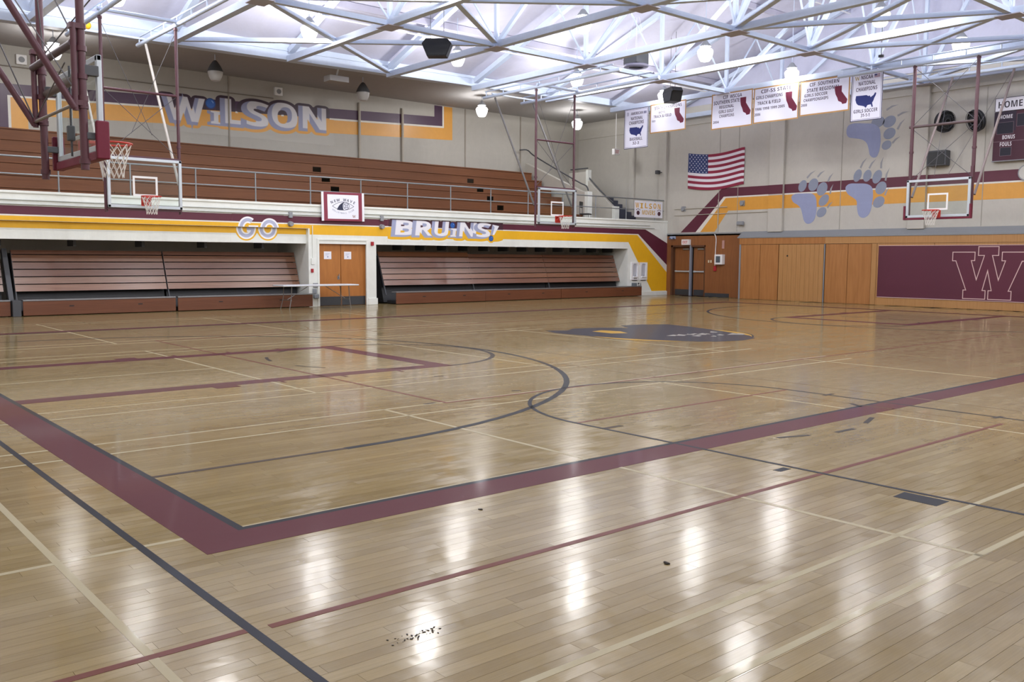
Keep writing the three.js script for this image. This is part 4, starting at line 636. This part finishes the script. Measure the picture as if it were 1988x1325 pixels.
champ(-20.35, -19.08, 6.01, 7.59, 'narrow white baseball banner with blue country map and navy border', [['AMERICAN', 0.28, 0.16, 0.5, 0.065], ['NATIONAL', 0.27, 0.285, 0.5, 0.075], ['CHAMPIONS', 0.2, 0.4, 0.62, 0.085], ['BASEBALL', 0.24, 0.8, 0.52, 0.075], ['32-3', 0.36, 0.9, 0.26, 0.07]], ['us', 0.22, 0.44, 0.58, 0.27, (g, w, h) => { g.fillStyle = '#9a9ab0'; fitText(g, 'B', 0.1 * w, 0.17 * h, 0.09 * w, 0.09 * h, 'bold', 'serif'); g.fillStyle = '#8c8aa6'; g.fillRect(0.8 * w, 0.1 * h, 0.12 * w, 0.06 * h); }], 'navy');
champ(-18.98, -17.21, 6.5, 7.62, 'white track and field banner with gold edge, one date, beside the baseball banner', [['STATE CHAMPIONS', 0.12, 0.2, 0.76, 0.105], ['BOYS', 0.24, 0.345, 0.18, 0.075], ['TRACK & FIELD', 0.1, 0.48, 0.5, 0.095], ['1931', 0.05, 0.62, 0.11, 0.07]], ['ca', 0.68, 0.24, 0.27, 0.52]);
champ(-16.02, -14.24, 6.34, 7.62, 'white golf banner with gold edge and a dark red state map', [['CIF  WSCGA', 0.28, 0.17, 0.46, 0.095], ['SOUTHERN STATE', 0.05, 0.305, 0.64, 0.1], ['REGIONAL', 0.19, 0.43, 0.36, 0.085], ['GIRLS GOLF', 0.18, 0.56, 0.37, 0.085], ['CHAMPIONS', 0.2, 0.68, 0.36, 0.085], ['2004', 0.05, 0.83, 0.15, 0.07]], ['ca', 0.7, 0.2, 0.26, 0.5]);
champ(-14.2, -12.4, 6.37, 7.6, 'white track and field banner with gold edge and several dates', [['CIF-SS STATE', 0.16, 0.17, 0.68, 0.1], ['GIRLS CHAMPIONS', 0.05, 0.325, 0.6, 0.09], ['TRACK & FIELD', 0.09, 0.485, 0.52, 0.09], ['1986 1998 1999 2005', 0.04, 0.64, 0.66, 0.075], ['2006', 0.03, 0.79, 0.14, 0.075]], ['ca', 0.71, 0.24, 0.26, 0.54]);
champ(-12.36, -10.55, 6.42, 7.57, 'white soccer championships banner with gold edge, right of the dated one', [['CIF  SOUTHERN', 0.19, 0.18, 0.6, 0.1], ['STATE REGIONAL', 0.14, 0.34, 0.66, 0.1], ['GIRLS SOCCER', 0.09, 0.47, 0.47, 0.085], ['CHAMPIONSHIPS', 0.08, 0.6, 0.5, 0.085], ['2008', 0.03, 0.73, 0.13, 0.075]], ['ca', 0.7, 0.28, 0.26, 0.52]);
champ(-10.5, -9.44, 6.03, 7.53, 'narrow white soccer banner with blue country map and a gold letter', [['NSCAA', 0.3, 0.13, 0.38, 0.075], ['NATIONAL', 0.22, 0.255, 0.55, 0.08], ['CHAMPIONS', 0.15, 0.375, 0.68, 0.08], ['GIRLS SOCCER', 0.1, 0.825, 0.76, 0.07], ['31-1-1', 0.34, 0.92, 0.28, 0.07]], ['us', 0.15, 0.43, 0.66, 0.31, (g, w, h) => { g.fillStyle = '#b9a464'; fitText(g, 'W', 0.1 * w, 0.14 * h, 0.17 * w, 0.085 * h, 'bold', 'serif'); for (let i = 0; i < 7; i++) { g.fillStyle = i & 1 ? '#d8d6e6' : '#8a4a5c'; g.fillRect(0.72 * w, (0.055 + 0.01 * i) * h, 0.18 * w, 0.01 * h); } g.fillStyle = '#4a4c7c'; g.fillRect(0.72 * w, 0.055 * h, 0.08 * w, 0.035 * h); }], 'navy');
{
  const mt = canvasMat(1140, 600, (g, w, h) => {
    for (let i = 0; i < 13; i++) { g.fillStyle = i & 1 ? '#e4e0e8' : '#8e2742'; g.fillRect(0, i * h / 13, w, h / 13 + 1); } g.fillStyle = '#35406f'; g.fillRect(0, 0, w * 0.365, h * 7 / 13);
    g.fillStyle = '#e8e8f0'; for (let r = 0; r < 9; r++) for (let c = 0; c < (r & 1 ? 5 : 6); c++) { const x = w * 0.365 * ((c + (r & 1 ? 1 : 0.5)) / 6), y = h * 7 / 13 * (r + 0.6) / 9.2; g.beginPath(); for (let k = 0; k < 10; k++) { const a = -Math.PI / 2 + k * Math.PI / 5, q = k & 1 ? 6 : 15; g[k ? 'lineTo' : 'moveTo'](x + q * Math.cos(a), y + q * Math.sin(a)); } g.fill(); }
  }, 0.8);
  cloth('flag', 2.88, 1.5, mt, 'striped flag with stars hanging on the end wall, sagging between its corners', 'flag', [XR - 0.04, 5.4, -18.74], -Math.PI / 2, 0.012, 3, { shear: (x, y) => -0.16 * Math.sin(Math.PI * Math.min(1, x * 1.05)) * 0.9 + 0.02 * x });
}
{
  const mt = canvasMat(760, 480, (g, w, h) => {
    g.fillStyle = '#eceef4'; g.fillRect(0, 0, w, h); g.fillStyle = '#8a3a4c'; g.fillRect(40, 0, w - 80, h); g.fillStyle = '#eef0fa'; g.fillRect(104, 40, w - 208, h - 76);
    g.fillStyle = '#3c3f58'; const s = 'NEW WAVE'; g.font = 'bold 62px sans-serif'; g.textAlign = 'center'; [...s].forEach((c, i) => { const a = (i - 3.5) * 0.13; g.save(); g.translate(380 + 430 * Math.sin(a), 575 - 430 * Math.cos(a)); g.rotate(a); g.fillText(c, 0, 0); g.restore(); });
    g.strokeStyle = '#3c3f58'; g.lineWidth = 7; g.beginPath(); g.moveTo(190, 232); g.quadraticCurveTo(380, 90, 570, 232); g.quadraticCurveTo(380, 360, 190, 232); g.stroke();
    g.fillStyle = '#34384f'; g.beginPath(); g.moveTo(270, 290); g.quadraticCurveTo(320, 170, 420, 160); g.quadraticCurveTo(350, 190, 390, 295); g.quadraticCurveTo(330, 305, 270, 290); g.fill();
    g.beginPath(); g.arc(440, 228, 52, 0, 7); g.fillStyle = '#dfe1ee'; g.fill(); g.lineWidth = 6; g.stroke(); for (let i = 0; i < 4; i++) { g.beginPath(); g.arc(440 + 60 * Math.cos(i * 1.57), 228 + 60 * Math.sin(i * 1.57), 44, i * 1.57 + 2.2, i * 1.57 + 4.1); g.stroke(); }
    g.fillStyle = '#a3a6bd'; const s2 = 'VOLLEYBALL CLUB'; g.font = 'bold 38px sans-serif'; [...s2].forEach((c, i) => { const a = (i - 7) * 0.085; g.save(); g.translate(380 + 340 * Math.sin(a), 20 + 340 * Math.cos(a)); g.rotate(-a); g.fillText(c, 0, 0); g.restore(); });
    g.fillStyle = '#8a5a4a'; fitText(g, 'W', 575, 420, 60, 42, 'bold', 'serif');
  }, 0.8);
  const m = cloth('vinyl_banner', 1.58, 0.93, mt, 'white volleyball club banner with maroon border tied to the balcony railing', 'banner', [qx(12.93), qy(3.25), ZB + 0.09], 0, 0.008, 2, { shear: (x, y) => 0.02 * (x - 0.5) }); m.rotation.x = -0.02;
}
{
  const mt = canvasMat(620, 240, (g, w, h) => {
    g.fillStyle = '#e9e9f2'; g.fillRect(0, 0, w, h); g.fillStyle = '#d9a63c'; 'WILSON'.split('').forEach((c, i) => fitText(g, c, 20 + i * 97, 104 + (i & 1 ? 6 : 0), 78, 78)); g.fillStyle = '#cfa84e'; fitText(g, 'MOVERS', 160, 200, 300, 66);
    for (const x of [78, 545]) { g.fillStyle = '#4a2430'; g.beginPath(); g.ellipse(x, 178, 34, 32, 0, 0, 7); g.fill(); for (let k = 0; k < 4; k++) { g.beginPath(); g.arc(x - 36 + 24 * k, 132 - (k === 1 || k === 2 ? 10 : 0), 8, 0, 7); g.fill(); } }
  }, 0.8);
  cloth('paper_banner', 1.83, 0.7, mt, 'hand-painted white paper banner with yellow letters at the right end of the railing', 'banner', [qx(28.18), qy(3.76), ZB - 0.03], 0, 0.006, 2);
}
// ------------------------------------------------------------------ things on the end wall
{
  const t = thing('scoreboard', 'dark scoreboard with white heading strip at the right picture edge', 'scoreboard', [XR - 0.2, 4.84, -6.12], -Math.PI / 2), hw = 1.45;
  mesh('cabinet', [rbx(-hw, hw, 0, 1.55, -0.195, 0, 0.015)], std(0x3a2430, 0.5), t); mesh('cabinet_edge', [rbx(-hw - 0.02, hw + 0.02, -0.03, 0.0, -0.195, 0.02, 0.008)], M.grey, t);
  const head = canvasMat(1400, 212, (g, w, h) => { g.fillStyle = '#ecebf5'; g.fillRect(0, 0, w, h); g.strokeStyle = '#3a3440'; g.lineWidth = 9; g.strokeRect(4, 4, w - 8, h - 8); g.fillStyle = '#3f3a44'; fitText(g, 'HOME OF THE BRUINS', 40, 156, 1320, 100); }); mesh('heading', [rbx(-hw, hw, 1.56, 2.0, -0.16, 0.0, 0.004)], M.white, t);
  mesh('heading_print', [new THREE.PlaneGeometry(hw * 2, 0.44).translate(0, 1.78, 0.004)], head, t);
  const face = canvasMat(1400, 749, (g, w, h) => { g.fillStyle = '#4a2434'; g.fillRect(0, 0, w, h); g.fillStyle = '#33283a'; g.fillRect(0, 0, 320, 300); g.fillStyle = '#e8e6ec'; fitText(g, 'HOME', 72, 106, 200, 58); fitText(g, 'BONUS', 128, 422, 190, 62); fitText(g, 'FOULS', 96, 528, 180, 62); fitText(g, 'GUEST', 1120, 106, 210, 58); g.fillStyle = '#8d7780'; g.fillRect(0, 452, w, 6); for (const [x, y, a, b] of [[44, 160, 246, 182], [104, 546, 170, 134], [330, 48, 740, 196], [1110, 160, 246, 182]]) { g.fillStyle = '#7d6a74'; g.fillRect(x, y, a, b); g.fillStyle = '#252433'; g.fillRect(x + 5, y + 5, a - 10, b - 10); } }); mesh('face_print', [new THREE.PlaneGeometry(hw * 2, 1.55).translate(0, 0.775, 0.004)], face, t);
}
function wallFan(z, y, rx, label) {
  const t = thing('wall_fan', label, 'fan', [XR, y, z], -Math.PI / 2, 'dark wall fans');
  mesh('bracket', [bar([0, 0, 0], [0, 0.1, 0.35], 0.06, 0.08), rbx(-0.1, 0.1, -0.12, 0.12, 0, 0.03, 0.01)], M.greyDark, t);
  const g = new THREE.Group(); g.name = numbered('head'); g.position.set(0, 0.05, 0.45); g.rotation.set(0.35, rx, 0); t.add(g);
  const cage = []; for (const [r, zz] of [[0.36, 0], [0.34, 0.1], [0.34, -0.1], [0.22, 0.13], [0.1, 0.14]]) cage.push(planar(new THREE.TorusGeometry(r, 0.01, 6, 32).translate(0, 0, zz))); for (let i = 0; i < 28; i++) { const a = i / 28 * 2 * Math.PI; cage.push(rod([0.08 * Math.cos(a), 0.08 * Math.sin(a), 0.14], [0.36 * Math.cos(a), 0.36 * Math.sin(a), 0], 0.006, 4)); cage.push(rod([0.08 * Math.cos(a), 0.08 * Math.sin(a), -0.12], [0.36 * Math.cos(a), 0.36 * Math.sin(a), 0], 0.006, 4)); }
  mesh('cage', cage, M.greyDark, g); const bl = []; for (let i = 0; i < 4; i++) bl.push(planar(new THREE.BoxGeometry(0.3, 0.15, 0.012).rotateX(0.4).translate(0.18, 0, 0).rotateZ(i * Math.PI / 2))); mesh('blades', bl, M.black, g); mesh('shroud', [planar(new THREE.CylinderGeometry(0.35, 0.33, 0.16, 32, 1, true).rotateX(Math.PI / 2).translate(0, 0, -0.03)), planar(new THREE.CylinderGeometry(0.33, 0.33, 0.01, 32).rotateX(Math.PI / 2).translate(0, 0, -0.1))], std(0x2b2b2e, 0.6, { side: THREE.DoubleSide }), g); mesh('motor', [planar(new THREE.CylinderGeometry(0.09, 0.1, 0.24, 18).rotateX(Math.PI / 2).translate(0, 0, -0.16))], M.greyDark, g);
}
wallFan(-9.05, 6.2, 1.1, 'dark wall fan turned sideways, left one of the pair above the far hoop'); wallFan(-8.05, 6.12, -0.5, 'dark round wall fan facing the court, beside the scoreboard');
{ const t = thing('wall_speaker', 'black square speaker on the end wall below the fans', 'speaker', [XR - 0.02, 5.07, -9.33], -Math.PI / 2); mesh('cabinet', [rbx(-0.33, 0.33, -0.26, 0.26, 0, 0.34, 0.03)], M.greyDark, t); mesh('grille', [rbx(-0.28, 0.28, -0.21, 0.21, 0.335, 0.352, 0.01)], M.black, t); }
{ const t = thing('wall_clock', 'grey round clock cut by the right picture edge', 'clock', [XR - 0.01, 4.42, -6.55], -Math.PI / 2); mesh('case', [planar(new THREE.CylinderGeometry(0.26, 0.26, 0.08, 32).rotateX(Math.PI / 2).translate(0, 0, 0.04))], M.grey, t); mesh('dial', [planar(new THREE.CylinderGeometry(0.225, 0.225, 0.01, 32).rotateX(Math.PI / 2).translate(0, 0, 0.081))], std(0xc9c7c2, 0.4), t); }
function exitSign(p, rot, label, w = 0.4, h = 0.24) { const m = canvasMat(200, 120, (g) => { g.fillStyle = '#ece6e4'; g.fillRect(0, 0, 200, 120); g.fillStyle = '#c85a58'; fitText(g, 'EXIT', 28, 92, 146, 66); }); const t = thing('exit_sign', label, 'exit sign', p, rot); mesh('housing', [rbx(-w / 2, w / 2, 0, h, 0, 0.16, 0.01)], M.white, t); mesh('legend', [new THREE.PlaneGeometry(w - 0.03, h - 0.03).translate(0, h / 2, 0.162)], m, t); return t; }
exitSign([XR - 0.01, 2.21, -20.16], -Math.PI / 2, 'white exit sign with red letters above the wooden end doors');
{ const t = exitSign([28.04, 6.26, -23.5], 0, 'small exit sign hanging on a rod from the balcony ceiling', 0.34, 0.27); mesh('rod', [rod([0, 0.27, 0.08], [0, YB - 6.26, 0.08], 0.014)], M.white, t); }
{ const t = thing('defibrillator_cabinet', 'white wall cabinet with dark window right of the end doors', 'cabinet', [XR - 0.005, 1.38, -18.35], -Math.PI / 2); mesh('case', [rbx(-0.2, 0.2, 0, 0.42, 0, 0.2, 0.015)], M.white, t); mesh('window', [rbx(-0.12, 0.1, 0.08, 0.35, 0.198, 0.206, 0.003)], std(0x59626a, 0.2), t); }
{ const t = thing('emergency_light', 'small blue-grey emergency light at the top left of the end doors', 'emergency light', [XR - 0.005, 2.47, -20.93], -Math.PI / 2); mesh('case', [rbx(-0.14, 0.14, 0, 0.13, 0, 0.1, 0.02)], std(0xa3afc8, 0.4), t); for (const s of [-1, 1]) mesh('lamp_head', [planar(new THREE.CylinderGeometry(0.04, 0.03, 0.08, 14).rotateX(Math.PI / 2).translate(s * 0.1, 0.03, 0.12))], std(0x4a5a78, 0.4), t); }
[[-18.99, 'left'], [-18.87, 'right']].forEach(([z, s]) => tag(mesh('switch_plate', [rbx(XR - 0.012, XR, 1.45, 1.56, z - 0.035, z + 0.035, 0.004), rbx(XR - 0.02, XR - 0.01, 1.48, 1.53, z - 0.008, z + 0.008, 0.002)], std(0xd8cdb4, 0.5)), `cream switch plate on the wood wall, ${s} one of two by the conduit`, 'switch'));
tag(mesh('conduit', [tube([[XR - 0.03, 2.7, -18.72], [XR - 0.03, 2.5, -18.62], [XR - 0.03, 2.0, -18.63], [XR - 0.03, 1.33, -18.64]], 0.018, 20)], M.white), 'white conduit running down the wood wall to the alarm box', 'conduit');
tag(mesh('alarm_box', [rbx(XR - 0.06, XR, 1.1, 1.32, -18.7, -18.57, 0.01)], M.red), 'dark red alarm box at the lower end of the white conduit', 'alarm box');
tag(mesh('sign_plate', [rbx(XR - 0.01, XR, 2.05, 2.39, -18.32, -18.2, 0.003)], std(0xb98f86, 0.6)), 'narrow faded sign plate above the white wall cabinet', 'sign');
tag(mesh('wall_conduit', [tube([[XR - 0.03, 3.78, -20.9], [XR - 0.03, 3.78, -18.1]], 0.02, 8), tube([[XR - 0.03, 3.5, -20.9], [XR - 0.03, 3.52, -15.5]], 0.016, 8), rod([XR - 0.03, 2.8, -18.55], [XR - 0.03, 4.1, -18.55], 0.018)], painted(0xbdb8ac, 0.6)), 'thin painted conduits across the diagonal stripes on the end wall', 'conduit');
[[3.78, -20.4, 'left of the diagonal stripes'], [3.9, -17.35, 'on the yellow stripe']].forEach(([y, z, l]) => tag(mesh('horn', [planar(new THREE.CylinderGeometry(0.09, 0.1, 0.1, 18).rotateZ(Math.PI / 2).translate(XR - 0.05, y, z)), rbx(XR - 0.04, XR, y - 0.11, y + 0.11, z - 0.11, z + 0.11, 0.01)], M.grey), `small grey wall horn ${l} of the end wall`, 'horn'));
tag(mesh('flood_light', [rbx(XR - 0.2, XR - 0.06, 3.0, 3.16, -17.5, -17.2, 0.03), rod([XR, 3.05, -17.35], [XR - 0.1, 3.05, -17.35], 0.02)], M.grey), 'grey flood light above the ledge, at the end of the yellow stripe', 'light');
tag(mesh('camera_mount', [rbx(XR - 0.35, XR - 0.14, 5.35, 5.52, -21.8, -21.65, 0.03), rod([XR, 5.42, -21.4], [XR - 0.25, 5.42, -21.7], 0.015)], M.greyDark), 'small dark camera on the corner pilaster left of the flag', 'camera');
// drinking fountains
for (const [x, l, dots] of [[27.295, 'left white recessed drinking fountain, with two black buttons', 1], [27.85, 'right white recessed drinking fountain, beside the yellow stripe', 0]]) {
  const t = thing('drinking_fountain', l, 'drinking fountain', [qx(x), qy(0.68), ZB], 0, 'recessed drinking fountains'), w = 0.235, h = 0.76;
  const arch = [[-0.15, 0.14], [0.15, 0.14], [0.15, 0.62], [0.1, 0.7], [-0.1, 0.7], [-0.15, 0.62]];
  mesh('surround', [slab([[-w, 0], [w, 0], [w, h], [-w, h]], 0.05, [arch])], M.whiteEnamel, t); mesh('alcove', [new THREE.PlaneGeometry(0.34, 0.62).translate(0, 0.42, 0.004)], std(0xc3c6cf, 0.35), t);
  mesh('basin', [rbx(-0.15, 0.15, 0.1, 0.16, 0.01, 0.1, 0.015)], M.whiteEnamel, t); mesh('bubbler', [rod([0, 0.16, 0.05], [0, 0.22, 0.06], 0.012)], M.metal, t); mesh('lower_grille', [bx(-0.15, 0.15, -0.03, -0.005, 0.0, 0.04)], M.greyDark, t);
  if (dots) mesh('button', [-0.06, 0.05].map((a) => planar(new THREE.CylinderGeometry(0.022, 0.022, 0.02, 12).rotateX(Math.PI / 2).translate(a, 0.06, 0.055))), M.black, t);
}
tag(mesh('access_panel', [rbx(qx(27.13), qx(27.46), 0.2, 0.56, ZB, ZB + 0.02, 0.004)], std(0x707a80, 0.5)), 'grey access panel below the left drinking fountain', 'panel');
tag(mesh('pipe_fitting', [planar(new THREE.SphereGeometry(0.04, 12, 8).translate(qx(27.55), 0.53, ZB + 0.03)), planar(new THREE.SphereGeometry(0.045, 12, 8).translate(qx(27.58), 0.41, ZB + 0.03)), tube([[qx(27.7), 0.55, ZB + 0.02], [qx(27.7), 0.3, ZB + 0.03], [qx(27.7), 0.21, ZB + 0.02]], 0.014)], M.greyDark), 'dark pipe fittings on the wall below the right drinking fountain', 'pipe');
// alarm devices and boxes on the bleacher-side wall
tag(mesh('strobe', [rbx(qx(14.02), qx(14.12), 1.99, 2.12, ZB, ZB + 0.06, 0.008)], M.red), 'red alarm strobe at the upper right corner of the double door', 'alarm');
tag(mesh('pull_station', [rbx(qx(11.77), qx(11.85), 1.1, 1.22, ZB, ZB + 0.05, 0.008)], M.red), 'small red pull station on the column left of the double door', 'alarm');
tag(mesh('surface_conduit', [rod([qx(11.84), 1.5, ZB + 0.02], [qx(11.84), 2.6, ZB + 0.02], 0.014), rbx(qx(11.78), qx(11.9), 1.36, 1.56, ZB, ZB + 0.04, 0.006)], M.cream), 'white surface conduit and box on the column left of the double door', 'conduit');
tag(mesh('outlet_box', [rbx(qx(11.84), qx(12.0), 0.62, 0.76, ZB, ZB + 0.05, 0.008), rbx(qx(11.82), qx(11.96), 0.42, 0.58, ZB, ZB + 0.04, 0.008), rbx(qx(11.84), qx(12.02), 0.26, 0.4, ZB, ZB + 0.09, 0.02)], std(0x8d9298, 0.5)), 'grey outlet boxes low on the column behind the table', 'box');
[[11.07, 'between the short and the long lettering'], [14.45, 'just left of the long lettering']].forEach(([x, l]) => tag(mesh('horn', [planar(new THREE.CylinderGeometry(0.07, 0.09, 0.12, 18).rotateX(Math.PI / 2).translate(qx(x), 2.63, ZB + 0.06)), rbx(qx(x) - 0.06, qx(x) + 0.06, 2.82, 3.0, ZB, ZB + 0.07, 0.008)], M.grey), `round grey horn on the balcony front, ${l}`, 'horn'));
// boxes in the roof space
[[4.74, 7.69, 'square white wall speaker high on the back wall, left of the lettering'], [13.39, 7.76, 'square white wall speaker above the large lettering']].forEach(([x, y, l]) => { const t = thing('wall_speaker', l, 'speaker', [x, y, ZBACK]); mesh('case', [rbx(-0.15, 0.15, -0.15, 0.15, 0, 0.12, 0.01)], M.white, t); mesh('grille', [planar(new THREE.CylinderGeometry(0.09, 0.09, 0.01, 24).rotateX(Math.PI / 2).translate(0, 0, 0.122))], M.grey, t); });
tag(mesh('junction_box', [rbx(12.6, 13.3, 7.32, 7.5, ZB - 0.7, ZB - 0.28, 0.01), rod([12.9, 7.5, ZB - 0.4], [12.9, 7.72, ZB - 0.25], 0.03)], M.soffit), 'pale box fixed under the balcony beam above the lettering', 'box');
function cluster(p, rot, label, s) { const t = thing('hanging_speaker', label, 'speaker', p, rot); const g = slab([[-0.55 * s, 0.12 * s], [-0.4 * s, 0.3 * s], [0.4 * s, 0.3 * s], [0.55 * s, 0.12 * s], [0.36 * s, -0.33 * s], [-0.36 * s, -0.33 * s]], 0.5 * s).translate(0, 0, -0.25 * s); mesh('cabinet', [g], M.black, t); mesh('grille', [slab([[-0.5 * s, 0.1 * s], [0.5 * s, 0.1 * s], [0.33 * s, -0.3 * s], [-0.33 * s, -0.3 * s]], 0.02).translate(0, 0, 0.25 * s)], M.blackGloss, t); for (const q of [-1, 1]) { const wx = q * 0.25 * s, h = roofY(p[2] - wx * Math.sin(rot)) - p[1] + 0.01; mesh('hanger', [rod([wx, 0.3 * s, 0], [wx, h, 0], 0.008)], M.cable, t); } }
cluster([13.05, 7.5, -16.25], -0.75, 'black trapezoid speaker hanging under the left roof trusses', 0.76); cluster([23.9, 7.55, -16.75], -2.0, 'black trapezoid speaker hanging just above the banners', 0.8);
{ const t = thing('ceiling_fan_heater', 'grey round air heater hung on wires among the trusses', 'heater', [20.8, 7.98, -15.75]); t.scale.setScalar(0.85); mesh('outlet_ring', [lathe([[0.3, -0.05], [0.46, -0.04], [0.5, 0.0], [0.48, 0.06], [0.34, 0.08], [0.3, 0.02], [0.3, -0.05]], 36)], std(0x7e7c90, 0.5), t); mesh('body', [rbx(-0.35, 0.35, 0.08, 0.5, -0.35, 0.35, 0.02)], M.greyDark, t); mesh('vane', [planar(new THREE.CylinderGeometry(0.3, 0.3, 0.01, 24).translate(0, 0.0, 0))], M.black, t); mesh('wire', [[-0.3, -0.3], [0.3, -0.3], [-0.3, 0.3], [0.3, 0.3]].map(([a, b]) => rod([a, 0.5, b], [a * 0.2, 1.9, b * 0.2], 0.006, 5)), M.white, t); }

renderer.render(scene, camera);
